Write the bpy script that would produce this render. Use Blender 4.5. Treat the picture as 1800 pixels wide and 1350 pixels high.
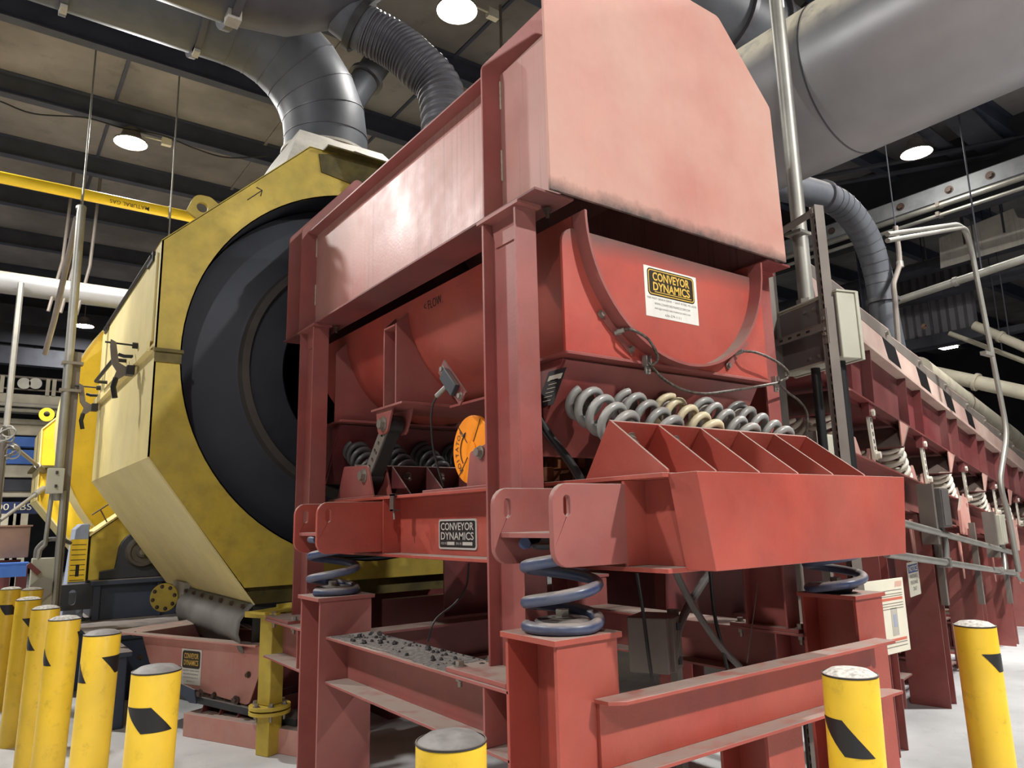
import bpy, bmesh, math, random
from mathutils import Vector, Matrix
from mathutils.geometry import tessellate_polygon
random.seed(7)
for o in list(bpy.data.objects): bpy.data.objects.remove(o)
SC = bpy.context.scene
COL = SC.collection
PI = math.pi
def R(d): return math.radians(d)

# ---------------------------------------------------------------- camera
CAM_H = 1.6
YAW, PITCH, ROLL, FPX = R(36.162), R(10.516), R(-1.349), 1279.71
cy_, sy_, cp_, sp_ = math.cos(YAW), math.sin(YAW), math.cos(PITCH), math.sin(PITCH)
FWD = Vector((sy_*cp_, cy_*cp_, sp_))
_r = Vector((cy_, -sy_, 0)); _u = _r.cross(FWD)
RGT = math.cos(ROLL)*_r + math.sin(ROLL)*_u
UPV = -math.sin(ROLL)*_r + math.cos(ROLL)*_u
EYE = Vector((0, 0, CAM_H))
cam = bpy.data.cameras.new('camera'); co = bpy.data.objects.new('camera', cam); COL.objects.link(co)
cam.sensor_fit = 'HORIZONTAL'; cam.sensor_width = 36.0; cam.lens = FPX/1800*36
cam.clip_start = 0.05; cam.clip_end = 200
co.matrix_world = Matrix(((RGT.x, UPV.x, -FWD.x, EYE.x), (RGT.y, UPV.y, -FWD.y, EYE.y), (RGT.z, UPV.z, -FWD.z, EYE.z), (0, 0, 0, 1)))
SC.camera = co
# ---------------------------------------------------------------- world + exposure
vs = SC.view_settings
vs.view_transform = 'Standard'; vs.look = 'None'; vs.gamma = 1; vs.use_curve_mapping = False
vs.exposure = -0.08
w = bpy.data.worlds.new('world'); SC.world = w; w.use_nodes = True
w.node_tree.nodes['Background'].inputs[0].default_value = (0.80, 0.86, 1.0, 1)
w.node_tree.nodes['Background'].inputs[1].default_value = 0.06
# high bay lamps (x, y, z, power, size): fixtures are built further down
LAMPS = [(-3.2, -3.4, 7.6, 500, .3), (4.2, -3.6, 7.6, 1120, .3), (-3.6, 4.6, 7.6, 540, .4),
         (1.50, 12.4, 7.75, 420, .45), (4.2, 6.7, 7.7, 90, .45), (9.0, 1.0, 7.6, 800, .4),
         (12.5, 5.2, 7.6, 15, .45), (1.95, 22.6, 7.1, 260, .45), (-2.35, 11.4, 7.6, 850, .45), (18.5, 7.8, 5.5, 60, .5)]
def lamp(x, y, z, p, s, nm='high_bay_lamp'):
    l = bpy.data.lights.new(nm, 'AREA'); l.shape = 'DISK'; l.size = s; l.energy = p; l.color = (1.0, 0.985, 0.95)
    o = bpy.data.objects.new(nm, l); o.location = (x, y, z-0.02); COL.objects.link(o)
    return o

# ---------------------------------------------------------------- pixel -> place on a real plane
def ray(px, py):
    return FWD + RGT*((px-900)/FPX) + UPV*(-(py-675)/FPX)
def at(px, py, X=None, Y=None, Z=None):
    d = ray(px, py)
    t = (X/d.x) if X is not None else (Y/d.y) if Y is not None else ((Z-CAM_H)/d.z)
    return EYE + d*t

# ---------------------------------------------------------------- materials
def lin(c): c /= 255.0; return c/12.92 if c <= 0.04045 else ((c+0.055)/1.055)**2.4
def rgb(r, g, b): return (lin(r), lin(g), lin(b), 1)
def mat(name, col, rough=.5, metal=0., var=.12, scale=3., dust=0., top=0., dcol=(140, 130, 120), grime=0., gcol=(30, 27, 25), gscale=9., streak=0., bump=0., spec=.5, lscale=1., tcol=(146, 134, 124), soot=None, topr=(.35, .8)):
    m = bpy.data.materials.new(name); m.use_nodes = True
    nt = m.node_tree; N = nt.nodes; L = nt.links
    b = N['Principled BSDF']; b.inputs['Roughness'].default_value = rough; b.inputs['Metallic'].default_value = metal
    b.inputs['Specular IOR Level'].default_value = spec
    geo = N.new('ShaderNodeNewGeometry')
    def noise(sc, det=4., ro=.55, stretch=None):
        n = N.new('ShaderNodeTexNoise'); n.inputs['Scale'].default_value = sc; n.inputs['Detail'].default_value = det; n.inputs['Roughness'].default_value = ro
        if stretch:
            mp = N.new('ShaderNodeMapping'); mp.inputs['Scale'].default_value = stretch
            L.new(geo.outputs['Position'], mp.inputs['Vector']); L.new(mp.outputs[0], n.inputs['Vector'])
        else: L.new(geo.outputs['Position'], n.inputs['Vector'])
        return n.outputs['Fac']
    def ramp(f, a, c, hi=1.):
        r = N.new('ShaderNodeMapRange'); r.clamp = True
        r.inputs[1].default_value = a; r.inputs[2].default_value = c; r.inputs[3].default_value = 0; r.inputs[4].default_value = hi
        L.new(f, r.inputs[0]); return r.outputs[0]
    def mix(f, a, c):
        x = N.new('ShaderNodeMix'); x.data_type = 'RGBA'
        if hasattr(f, 'is_linked'): L.new(f, x.inputs[0])
        else: x.inputs[0].default_value = f
        for i, v in ((6, a), (7, c)):
            if hasattr(v, 'is_linked'): L.new(v, x.inputs[i])
            else: x.inputs[i].default_value = v
        return x.outputs[2]
    def mathn(op, a, c):
        x = N.new('ShaderNodeMath'); x.operation = op; x.use_clamp = True
        for i, v in ((0, a), (1, c)):
            if hasattr(v, 'is_linked'): L.new(v, x.inputs[i])
            else: x.inputs[i].default_value = v
        return x.outputs[0]
    base = rgb(*col)
    dk = tuple(max(0, c*(1-var*1.6)) for c in base[:3])+(1,); lt = tuple(min(1, c*(1+var)) for c in base[:3])+(1,)
    c = mix(ramp(noise(scale), .35, .65), dk, lt)
    if grime: c = mix(ramp(noise(gscale, 8., .7), .56, .72, grime), c, rgb(*gcol))
    if streak: c = mix(ramp(noise(1.0, 5., .65, (34, 34, .45)), .54, .70, streak), c, rgb(*gcol))
    d = None
    if dust: d = ramp(noise(1.1*lscale, 6., .62), .33, .67, dust)
    if d is not None: c = mix(d, c, rgb(*dcol))
    if top:
        sx = N.new('ShaderNodeSeparateXYZ'); L.new(geo.outputs['Normal'], sx.inputs[0])
        t = mathn('MULTIPLY', ramp(sx.outputs[2], topr[0], topr[1], top), ramp(noise(7., 6., .6), .2, .5))
        c = mix(t, c, rgb(*tcol)); d = t if d is None else mathn('MAXIMUM', d, t)
    if soot:          # edge band: settled soot, on the end plate with shade painted in: (clean height, full height, amount, ragged, colour)
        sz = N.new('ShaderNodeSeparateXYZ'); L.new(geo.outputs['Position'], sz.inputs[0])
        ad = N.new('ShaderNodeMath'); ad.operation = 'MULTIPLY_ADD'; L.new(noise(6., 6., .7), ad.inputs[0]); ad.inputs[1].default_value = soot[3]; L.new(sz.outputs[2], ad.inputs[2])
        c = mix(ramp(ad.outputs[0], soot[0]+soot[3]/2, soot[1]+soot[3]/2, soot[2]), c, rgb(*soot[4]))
    if d is not None:
        rr = N.new('ShaderNodeMapRange'); rr.inputs[3].default_value = rough; rr.inputs[4].default_value = .85; L.new(d, rr.inputs[0]); L.new(rr.outputs[0], b.inputs['Roughness'])
    L.new(c, b.inputs['Base Color'])
    if bump:
        bp = N.new('ShaderNodeBump'); bp.inputs['Strength'].default_value = bump; bp.inputs['Distance'].default_value = .01
        L.new(noise(60., 4.), bp.inputs['Height']); L.new(bp.outputs[0], b.inputs['Normal'])
    return m
def emis(name, col, st):
    m = bpy.data.materials.new(name); m.use_nodes = True; b = m.node_tree.nodes['Principled BSDF']
    b.inputs['Base Color'].default_value = (0, 0, 0, 1); b.inputs['Emission Color'].default_value = rgb(*col); b.inputs['Emission Strength'].default_value = st
    return m
M = {}
M['red'] = mat('red_paint', (142, 68, 64), .42, var=.12, dust=.4, top=.9, dcol=(152, 115, 107), grime=.16, bump=.08)
M['redc'] = mat('clean_red_paint', (162, 66, 55), .38, var=.10, dust=.25, top=.9, dcol=(166, 116, 101), grime=.10, bump=.12)
M['reddust'] = mat('dusty_red_paint', (190, 120, 112), .55, var=.05, dust=.85, top=.9, dcol=(212, 176, 162), streak=.14, gcol=(140, 96, 88), bump=.04, lscale=.8)
M['guarddust'] = mat('dusty_beige_guard', (172, 138, 130), .6, var=.08, dust=.8, top=.9, dcol=(198, 178, 164), grime=.15)
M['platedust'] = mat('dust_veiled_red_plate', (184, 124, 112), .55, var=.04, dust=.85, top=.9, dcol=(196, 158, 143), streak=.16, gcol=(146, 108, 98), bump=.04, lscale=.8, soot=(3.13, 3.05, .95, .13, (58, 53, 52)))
M['rede'] = mat('soot_shade_edged_red_plate', (172, 66, 56), .4, var=.10, dust=.25, top=.9, dcol=(172, 118, 102), grime=.15, bump=.1, soot=(2.84, 2.95, .85, .10, (84, 74, 70)))  # top band mixes soot with the hood's shade, painted in
M['redside'] = mat('streaked_red_paint', (172, 112, 106), .33, var=.06, dust=.5, top=.8, dcol=(190, 156, 144), streak=.7, gcol=(88, 60, 58), bump=.06)
M['redd'] = mat('deep_red_paint', (108, 42, 44), .45, var=.15, dust=.3, top=.8, dcol=(128, 102, 96))  # also carries painted shade on the feeder tray sides
M['reddk'] = mat('sooty_shaded_red_paint', (124, 56, 54), .5, var=.15, dust=.5, top=.9, dcol=(100, 84, 78), grime=.2)  # on the feeder's bottom flange the darkening is painted shade
M['yel'] = mat('yellow_paint', (230, 188, 46), .35, var=.08, grime=.4, gcol=(124, 98, 30), gscale=14., dust=.15, dcol=(196, 176, 112))
M['yelh'] = mat('worn_yellow_paint', (196, 168, 56), .5, var=.12, scale=6., grime=.4, gcol=(112, 98, 44), gscale=5., dust=.45, dcol=(168, 154, 84), lscale=2.)
M['yelp'] = mat('dust_coated_yellow_paint', (222, 202, 132), .6, var=.06, dust=.6, dcol=(214, 200, 154), streak=.25, gcol=(160, 138, 84))
M['yelb'] = mat('bright_yellow_paint', (236, 196, 48), .4, var=.06, grime=.2, gcol=(150, 120, 40))
M['yeld'] = mat('sooty_yellow_paint', (96, 84, 36), .7, var=.3, scale=5., grime=.8, gcol=(36, 32, 24), gscale=3.)
M['blk'] = mat('black_vinyl', (24, 22, 22), .45, var=.05)
M['blkp'] = mat('black_steel', (38, 37, 37), .5, var=.15, top=.4, dcol=(110, 104, 98))
M['drum'] = mat('dark_drum_steel', (50, 52, 60), .42, metal=.3, var=.2, scale=1.2, dust=.35, dcol=(74, 76, 84))
M['drumr'] = mat('worn_drum_ring', (92, 86, 80), .5, metal=.3, var=.15)
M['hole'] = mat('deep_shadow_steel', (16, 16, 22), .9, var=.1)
M['duct'] = mat('grey_duct_steel', (86, 88, 94), .5, metal=.1, var=.10, grime=.3, gcol=(62, 62, 64), top=.8, tcol=(160, 154, 146), spec=.35)
M['ductd'] = mat('dark_duct_steel', (84, 83, 88), .45, metal=.2, var=.12, grime=.3, gcol=(56, 56, 60))
M['silver'] = mat('silver_duct_jacket', (146, 146, 149), .36, metal=.3, var=.05, dust=.2, top=.95, dcol=(168, 165, 160), tcol=(222, 214, 194), topr=(.12, .4))  # cream top band paints dust and lamplight together
M['chute'] = mat('pale_dusty_steel', (176, 170, 160), .6, metal=.1, var=.1, streak=.3, gcol=(100, 95, 90))
M['galv'] = mat('galvanized_steel', (150, 148, 142), .45, metal=.6, var=.12, dust=.2, dcol=(180, 174, 160))
M['galvd'] = mat('dull_strut_steel', (118, 110, 104), .5, metal=.3, var=.12, dust=.3, dcol=(150, 138, 126))
M['bolt'] = mat('zinc_bolt_steel', (150, 143, 134), .4, metal=.6, var=.1, dust=.2, dcol=(120, 105, 98))
M['boltd'] = mat('rusty_bolt_steel', (84, 66, 58), .6, metal=.2, var=.2)
M['blue'] = mat('blue_spring_paint', (46, 60, 96), .25, var=.08, dust=.4, top=.8, dcol=(112, 110, 108), lscale=6)
M['spr'] = mat('grey_spring_paint', (142, 142, 140), .28, var=.1, dust=.3, top=.5, dcol=(160, 150, 136), lscale=5)
M['sprc'] = mat('cream_spring_paint', (206, 192, 158), .35, var=.08, dust=.3, dcol=(170, 152, 124), lscale=5)
M['sprw'] = mat('white_spring_paint', (222, 214, 200), .4, var=.08, dust=.2, dcol=(180, 168, 150))
M['sprd'] = mat('sooty_spring_paint', (78, 76, 76), .4, var=.12)
M['navy'] = mat('navy_machine_paint', (44, 56, 78), .45, var=.12, top=.85, dcol=(120, 124, 130), dust=.15)
M['ltblue'] = mat('pale_blue_guard_paint', (150, 158, 176), .5, var=.1, dust=.3, dcol=(120, 125, 140))
M['iron'] = mat('dark_cast_iron', (64, 66, 72), .5, metal=.3, var=.12, top=.6, dcol=(120, 118, 114))
M['rub'] = mat('grey_rubber', (104, 102, 100), .7, var=.16, scale=4., dust=.5, dcol=(134, 128, 122), bump=.1)
M['rubd'] = mat('black_rubber', (30, 30, 32), .4, var=.1, top=.4, dcol=(90, 88, 86))
M['cable'] = mat('braided_cable', (88, 80, 72), .5, metal=.2, var=.4, scale=60.)
M['dustm'] = mat('pale_grit_bed', (112, 106, 102), .95, var=.3, scale=40., bump=.5)
M['conc'] = None
M['coal'] = mat('coal_lump', (48, 46, 46), .8, var=.3, scale=50.)
M['ceil'] = mat('stained_roof_panel', (122, 118, 118), .85, var=.2, scale=.7, grime=.45, gcol=(66, 62, 62), gscale=2.2)
M['purl'] = mat('dark_roof_steel', (58, 62, 78), .7, var=.12)
M['dkst'] = mat('dark_structural_steel', (52, 53, 62), .7, var=.2)
M['dkwall'] = mat('soot_dark_wall', (46, 46, 52), .85, var=.3, scale=.6)
M['corr'] = mat('grey_wall_sheet', (92, 90, 94), .7, var=.25, scale=.8)
M['gryb'] = mat('grey_runway_steel', (132, 134, 138), .6, var=.15)
M['box'] = mat('grey_enclosure_paint', (180, 178, 162), .45, var=.06, dust=.25, dcol=(150, 140, 128))
M['boxd'] = mat('dull_shaded_enclosure', (96, 90, 88), .5, var=.08, dust=.2, dcol=(120, 112, 106))  # darker copy of the enclosure grey; paints shade on the control box
M['orange'] = mat('orange_guard_paint', (240, 140, 30), .4, var=.06, grime=.2, gcol=(150, 90, 30))
M['rust'] = mat('rusty_orange_motor', (110, 62, 28), .7, var=.35, scale=12., grime=.6, gcol=(30, 24, 20), gscale=16)
M['white'] = mat('white_sign', (214, 208, 190), .5, var=.04)
M['label'] = mat('white_label_vinyl', (226, 222, 214), .45, var=.05, streak=.12, gcol=(150, 140, 135))
M['brown'] = mat('dark_brown_print', (44, 32, 20), .5, var=.05)
M['gold'] = mat('gold_print', (216, 178, 80), .45, var=.04)
M['ink'] = mat('black_print', (40, 38, 38), .6, var=.02)
M['inkr'] = mat('red_print', (190, 100, 80), .6, var=.02)
M['inkb'] = mat('blue_print', (40, 60, 130), .6, var=.02)
M['alu'] = mat('aluminium_plate', (196, 190, 184), .4, metal=.3, var=.05)
M['gas'] = mat('gas_pipe_yellow', (250, 212, 40), .4, var=.04)
M['cream'] = mat('cream_steel', (186, 178, 158), .6, var=.12, dust=.3, dcol=(150, 142, 128))
M['bblue'] = mat('bright_blue_steel', (64, 110, 190), .5, var=.08)
M['dblue'] = mat('dark_blue_steel', (26, 42, 84), .5, var=.1)
M['rustp'] = mat('rust_stained_plate', (146, 116, 100), .7, var=.22, scale=1.2)
M['clear'] = mat('clear_plastic', (150, 160, 150), .2, var=.1)
M['lens'] = emis('lamp_lens', (255, 252, 240), 60)
M['glow'] = emis('lamp_lens_far', (255, 250, 235), 30)

# ---------------------------------------------------------------- mesh builder
V = Vector
class MB:
    def __init__(s, T=None): s.v = []; s.f = []; s.T = T
    def add(s, vs_, fs):
        n = len(s.v)
        s.v += [s.T @ V(p) if s.T else V(p) for p in vs_]
        s.f += [tuple(i+n for i in f) for f in fs]; return s
    def obox(s, c, a, b, d):      # centre and three half-axis vectors
        c, a, b, d = V(c), V(a), V(b), V(d)
        vs_ = [c+i*a+j*b+k*d for k in (-1, 1) for j in (-1, 1) for i in (-1, 1)]
        fs = [(0, 2, 3, 1), (4, 5, 7, 6), (0, 1, 5, 4), (2, 6, 7, 3), (0, 4, 6, 2), (1, 3, 7, 5)]
        if a.cross(b).dot(d) < 0: fs = [f[::-1] for f in fs]
        return s.add(vs_, fs)
    def box(s, x0, x1, y0, y1, z0, z1):
        return s.obox(((x0+x1)/2, (y0+y1)/2, (z0+z1)/2), ((x1-x0)/2, 0, 0), (0, (y1-y0)/2, 0), (0, 0, (z1-z0)/2))
    def prism(s, poly, pl, a, b, holes=()):
        # polygon in plane 'xz' / 'yz' / 'xy', extruded from a to b along the third axis
        mp = {'xz': lambda p, t: (p[0], t, p[1]), 'yz': lambda p, t: (t, p[0], p[1]), 'xy': lambda p, t: (p[0], p[1], t)}[pl]
        return s.slab([[mp(p, 0) for p in l] for l in [poly]+list(holes)], V(mp((0, 0), a)), V(mp((0, 0), b)))
    def slab(s, loops, da, db):
        loops = [[V(p) for p in l] for l in loops]
        flat = [p for l in loops for p in l]; n = len(flat)
        tris = tessellate_polygon(loops)
        vs_ = [p+da for p in flat]+[p+db for p in flat]
        fs = []
        if len(loops) == 1: fs += [tuple(range(n)), tuple(range(2*n-1, n-1, -1))]
        else:
            fs += [tuple(t) for t in tris]+[tuple(i+n for i in t[::-1]) for t in tris]
        k = 0
        for l in loops:
            m = len(l)
            for i in range(m):
                j = (i+1) % m
                fs.append((k+i, k+j, n+k+j, n+k+i))
            k += m
        return s.add(vs_, fs)
    def cyl(s, p0, p1, r0, r1=None, n=20, cap=True):
        p0, p1 = V(p0), V(p1); r1 = r0 if r1 is None else r1
        ax = (p1-p0).normalized(); q = ax.orthogonal().normalized(); t = ax.cross(q)
        vs_ = []
        for p, r in ((p0, r0), (p1, r1)):
            vs_ += [p+r*(math.cos(2*PI*i/n)*q+math.sin(2*PI*i/n)*t) for i in range(n)]
        fs = [(i, (i+1) % n, n+(i+1) % n, n+i) for i in range(n)]
        if cap: fs += [tuple(range(n-1, -1, -1)), tuple(range(n, 2*n))]
        return s.add(vs_, fs)
    def tube(s, pts, r, n=10, closed=False):
        pts = [V(p) for p in pts]; m = len(pts)
        rs = r if isinstance(r, (list, tuple)) else [r]*m
        vs_ = []; q = None
        for i, p in enumerate(pts):
            a = pts[i-1] if (i > 0 or closed) else p; b = pts[(i+1) % m] if (i < m-1 or closed) else p
            t = (b-a).normalized()
            if q is None: q = t.orthogonal().normalized()
            q = (q-t*q.dot(t)).normalized(); w_ = t.cross(q)
            vs_ += [p+rs[i]*(math.cos(2*PI*k/n)*q+math.sin(2*PI*k/n)*w_) for k in range(n)]
        fs = []
        for i in range(m if closed else m-1):
            j = (i+1) % m
            fs += [(i*n+k, i*n+(k+1) % n, j*n+(k+1) % n, j*n+k) for k in range(n)]
        if not closed: fs += [tuple(range(n-1, -1, -1)), tuple(range((m-1)*n, m*n))]
        return s.add(vs_, fs)
    def lathe(s, prof, o, ax, n=48, a0=0., a1=2*PI, ref=None):
        # profile of (radius, distance along axis)
        o, ax = V(o), V(ax).normalized(); q = V(ref) if ref else ax.orthogonal().normalized(); t = ax.cross(q)
        full = abs(a1-a0-2*PI) < 1e-6; m = n if full else n+1
        vs_ = [o+ax*h+r*(math.cos(a0+(a1-a0)*i/n)*q+math.sin(a0+(a1-a0)*i/n)*t) for i in range(m) for r, h in prof]
        k = len(prof); fs = []
        for i in range(n):
            j = (i+1) % m
            for c in range(k-1): fs.append((i*k+c, i*k+c+1, j*k+c+1, j*k+c))
        return s.add(vs_, fs)
    def helix(s, c, ax, R_, r, turns, L_, n=10, seg=20, flat=.35, ph=0.):
        c, ax = V(c), V(ax).normalized(); q = V((1, 0, 0)); q = (q-ax*q.dot(ax)).normalized() if abs(ax.x) < .9 else ax.orthogonal().normalized(); t = ax.cross(q)
        N_ = int(turns*seg); pts = []
        for i in range(N_+1):
            u = turns*i/N_
            lo, hi = flat, turns-flat       # dead end coils
            h = 0 if u < lo else 1 if u > hi else (u-lo)/(hi-lo)
            h = h + .0
            pts.append(c+ax*(r+h*(L_-2*r))+R_*(math.cos(2*PI*u+ph)*q+math.sin(2*PI*u+ph)*t))
        return s.tube(pts, r, n)
    def bolt(s, p, ax, r, h, washer=True, stud=0.):
        p, ax = V(p), V(ax).normalized()
        if washer: s.cyl(p, p+ax*h*.22, r*1.45, n=20); p = p+ax*h*.22
        s.cyl(p, p+ax*h, r, n=6)
        if stud: s.cyl(p+ax*h, p+ax*(h+stud), r*.55, n=12)
        return s
    def ibeam(s, p0, p1, w_, d_, bw, bd, tf=.014, tw=.011):
        # beam from p0 to p1; w_ flange direction, d_ depth direction; bw, bd sizes; p0/p1 on the section centre
        p0, p1, w_, d_ = V(p0), V(p1), V(w_), V(d_); c = (p0+p1)/2; a = (p1-p0)/2
        s.obox(c+d_*(bd-tf)/2, a, w_*bw/2, d_*tf/2); s.obox(c-d_*(bd-tf)/2, a, w_*bw/2, d_*tf/2)
        return s.obox(c, a, w_*tw/2, d_*(bd/2-tf))
    def build(s, name, m, par=None, bevel=0., smooth=35):
        org = par['_o'] if par is not None and '_o' in par else (0, 0, 0)
        org = V(org)
        me = bpy.data.meshes.new(name); me.from_pydata([p-org for p in s.v], [], s.f)
        bm = bmesh.new(); bm.from_mesh(me); bmesh.ops.recalc_face_normals(bm, faces=bm.faces); bm.to_mesh(me); bm.free()
        me.materials.append(M[m] if isinstance(m, str) else m)
        me.polygons.foreach_set('use_smooth', [True]*len(me.polygons)); me.set_sharp_from_angle(angle=R(smooth)); me.update()
        o = bpy.data.objects.new(name, me); COL.objects.link(o)
        if par is not None: o.parent = par; o['_o'] = tuple(org)
        if bevel:
            b = o.modifiers.new('bevel', 'BEVEL'); b.width = bevel; b.segments = 2; b.limit_method = 'ANGLE'; b.angle_limit = R(40)
        return o
def rpoly(pts, rad, n=5):          # round the corners of a polygon; rad is a number or a list
    out = []; m = len(pts)
    for i in range(m):
        p = V(pts[i]).to_2d(); r = rad[i] if isinstance(rad, (list, tuple)) else rad
        a = V(pts[i-1]).to_2d(); b = V(pts[(i+1) % m]).to_2d()
        if r <= 0: out.append((p.x, p.y)); continue
        da, db = (a-p).normalized(), (b-p).normalized()
        ang = da.angle(db); k = min(r/math.tan(ang/2), (a-p).length*.49, (b-p).length*.49); rr = k*math.tan(ang/2)
        c = p+(da+db).normalized()*(rr/math.sin(ang/2))
        s0, s1 = p+da*k-c, p+db*k-c
        a0 = math.atan2(s0.y, s0.x); d = (math.atan2(s1.y, s1.x)-a0+PI) % (2*PI)-PI
        out += [(c.x+rr*math.cos(a0+d*j/n), c.y+rr*math.sin(a0+d*j/n)) for j in range(n+1)]
    return out
def circ(cx, cy, r, n=28, a0=0): return [(cx+r*math.cos(a0+2*PI*i/n), cy+r*math.sin(a0+2*PI*i/n)) for i in range(n)]
def bez(pts, n=8):                 # smooth curve through points
    P = [V(p) for p in pts]; P = [2*P[0]-P[1]]+P+[2*P[-1]-P[-2]]; out = []
    for i in range(1, len(P)-2):
        for j in range(n):
            t = j/n; a, b, c, d = P[i-1], P[i], P[i+1], P[i+2]
            out.append(.5*((2*b)+(c-a)*t+(2*a-5*b+4*c-d)*t*t+(3*b-a-3*c+d)*t**3))
    return out+[P[-2]]
def fillet(pts, r, n=6):           # polyline with rounded bends (conduits)
    P = [V(p) for p in pts]; out = [P[0]]
    for i in range(1, len(P)-1):
        a, p, b = P[i-1], P[i], P[i+1]; da, db = (a-p).normalized(), (b-p).normalized()
        k = min(r, (a-p).length*.45, (b-p).length*.45); A, B = p+da*k, p+db*k
        out += [A*(1-t)**2+2*p*t*(1-t)+B*t*t for t in [j/n for j in range(n+1)]]
    return out+[P[-1]]
def thing(name, label, cat, loc=(0, 0, 0), group=None):
    o = bpy.data.objects.new(name, None); COL.objects.link(o); o.location = loc; o.empty_display_size = .1
    o['_o'] = tuple(loc); tag(o, label, cat, group); return o
def tag(o, label, cat, group=None, kind=None):
    o['label'] = label; o['category'] = cat
    if group: o['group'] = group
    if kind: o['kind'] = kind
    return o
def struct(o): o['kind'] = 'structure'; return o
def sub(o, name, mb, m, **k): return mb.build(name, m, o, **k)
def text(body, name, m, par, c, r, u, w_=None, h=None, off=.0, ex=.0004, font_off=0.):
    # lettering fitted into a w_ x h box centred on c, facing r x u
    cu = bpy.data.curves.new('t', 'FONT'); cu.body = body; cu.size = 1; cu.offset = font_off; cu.align_x = 'LEFT'; cu.resolution_u = 3
    t = bpy.data.objects.new('t', cu); COL.objects.link(t)
    me = bpy.data.meshes.new_from_object(t.evaluated_get(bpy.context.evaluated_depsgraph_get()))
    bpy.data.objects.remove(t); bpy.data.curves.remove(cu)
    xs = [v.co.x for v in me.vertices]; ys = [v.co.y for v in me.vertices]
    x0, x1, y0, y1 = min(xs), max(xs), min(ys), max(ys)
    sx = w_/(x1-x0) if w_ else None; sz = h/(y1-y0) if h else None
    sx = sx or sz; sz = sz or sx
    c, r, u = V(c), V(r).normalized(), V(u).normalized(); nrm = r.cross(u)
    mb = MB(); vs_ = [c+r*((v.co.x-(x0+x1)/2)*sx)+u*((v.co.y-(y0+y1)/2)*sz)+nrm*off for v in me.vertices]
    mb.add(vs_, [tuple(p.vertices) for p in me.polygons]); bpy.data.meshes.remove(me)
    o = mb.build(name, m, par); return o
def plate(mb, c, r, u, w_, h, t=.002, rad=0., off=0.):
    c, r, u = V(c), V(r).normalized(), V(u).normalized(); nrm = r.cross(u)
    P = rpoly([(-w_/2, -h/2), (w_/2, -h/2), (w_/2, h/2), (-w_/2, h/2)], rad) if rad else [(-w_/2, -h/2), (w_/2, -h/2), (w_/2, h/2), (-w_/2, h/2)]
    return mb.slab([[c+r*a+u*b for a, b in P]], nrm*off, nrm*(off+t))
X_, Y_, Z_ = V((1, 0, 0)), V((0, 1, 0)), V((0, 0, 1))
XM = 2.86                          # machine mid plane
def mx(x): return 2*XM-x
# ================================================================ the building
def concrete():
    m = mat('worn_concrete_floor', (206, 206, 206), .7, var=.14, scale=.9, grime=.35, gcol=(120, 120, 122), gscale=3., bump=.15)
    return m
M['conc'] = concrete()
b = MB(); b.box(-14, 34, -10, 34, -.2, 0); struct(b.build('floor', 'conc'))
b = MB(); b.box(-14, 34, -10, 34, 8.35, 8.5)
struct(b.build('ceiling', 'ceil'))
b = MB()
for i, y in enumerate((4.3, 6.3, 8.3, 10.35, 12.35, 14.5, 16.8, 19.3, 22, 25, 28)):
    b = MB(); b.ibeam((-14, y, 8.17), (34, y, 8.17), Y_, Z_, .16, .36, .02, .014); struct(b.build('trim_%d' % (i+1), 'purl'))
k = 20
for x in (-4.2, -1.75, -.45, 1.2, 3.6, 5.1, 7.5, 10, 13):   # seam strips of the roof deck
    b = MB(); b.box(x, x+.05, -10, 34, 8.325, 8.36); struct(b.build('trim_%d' % k, 'purl' if k % 2 else 'ceil')); k += 1
for i, (x0, y0, x1, y1) in enumerate(((5.3, -10, 5.312, 1.9), (9.2, -10, 9.212, 3.0), (-14, -1.2, 34, -1.188), (-.6, -10, -.588, 34))):
    b = MB(); b.box(x0, x1, y0, y1, 0, .001); struct(b.build('trim_%d' % (40+i), 'dkst'))
b = MB(); b.box(-14, 34, 33.8, 34, 0, 8.4); struct(b.build('wall_back', 'dkwall'))
b = MB(); b.box(33.8, 34, -10, 33.8, 0, 8.4); struct(b.build('wall_right', 'dkwall'))
b = MB(); b.box(-14, -13.8, -10, 33.8, 0, 8.4); struct(b.build('wall_left', 'dkwall'))

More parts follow.
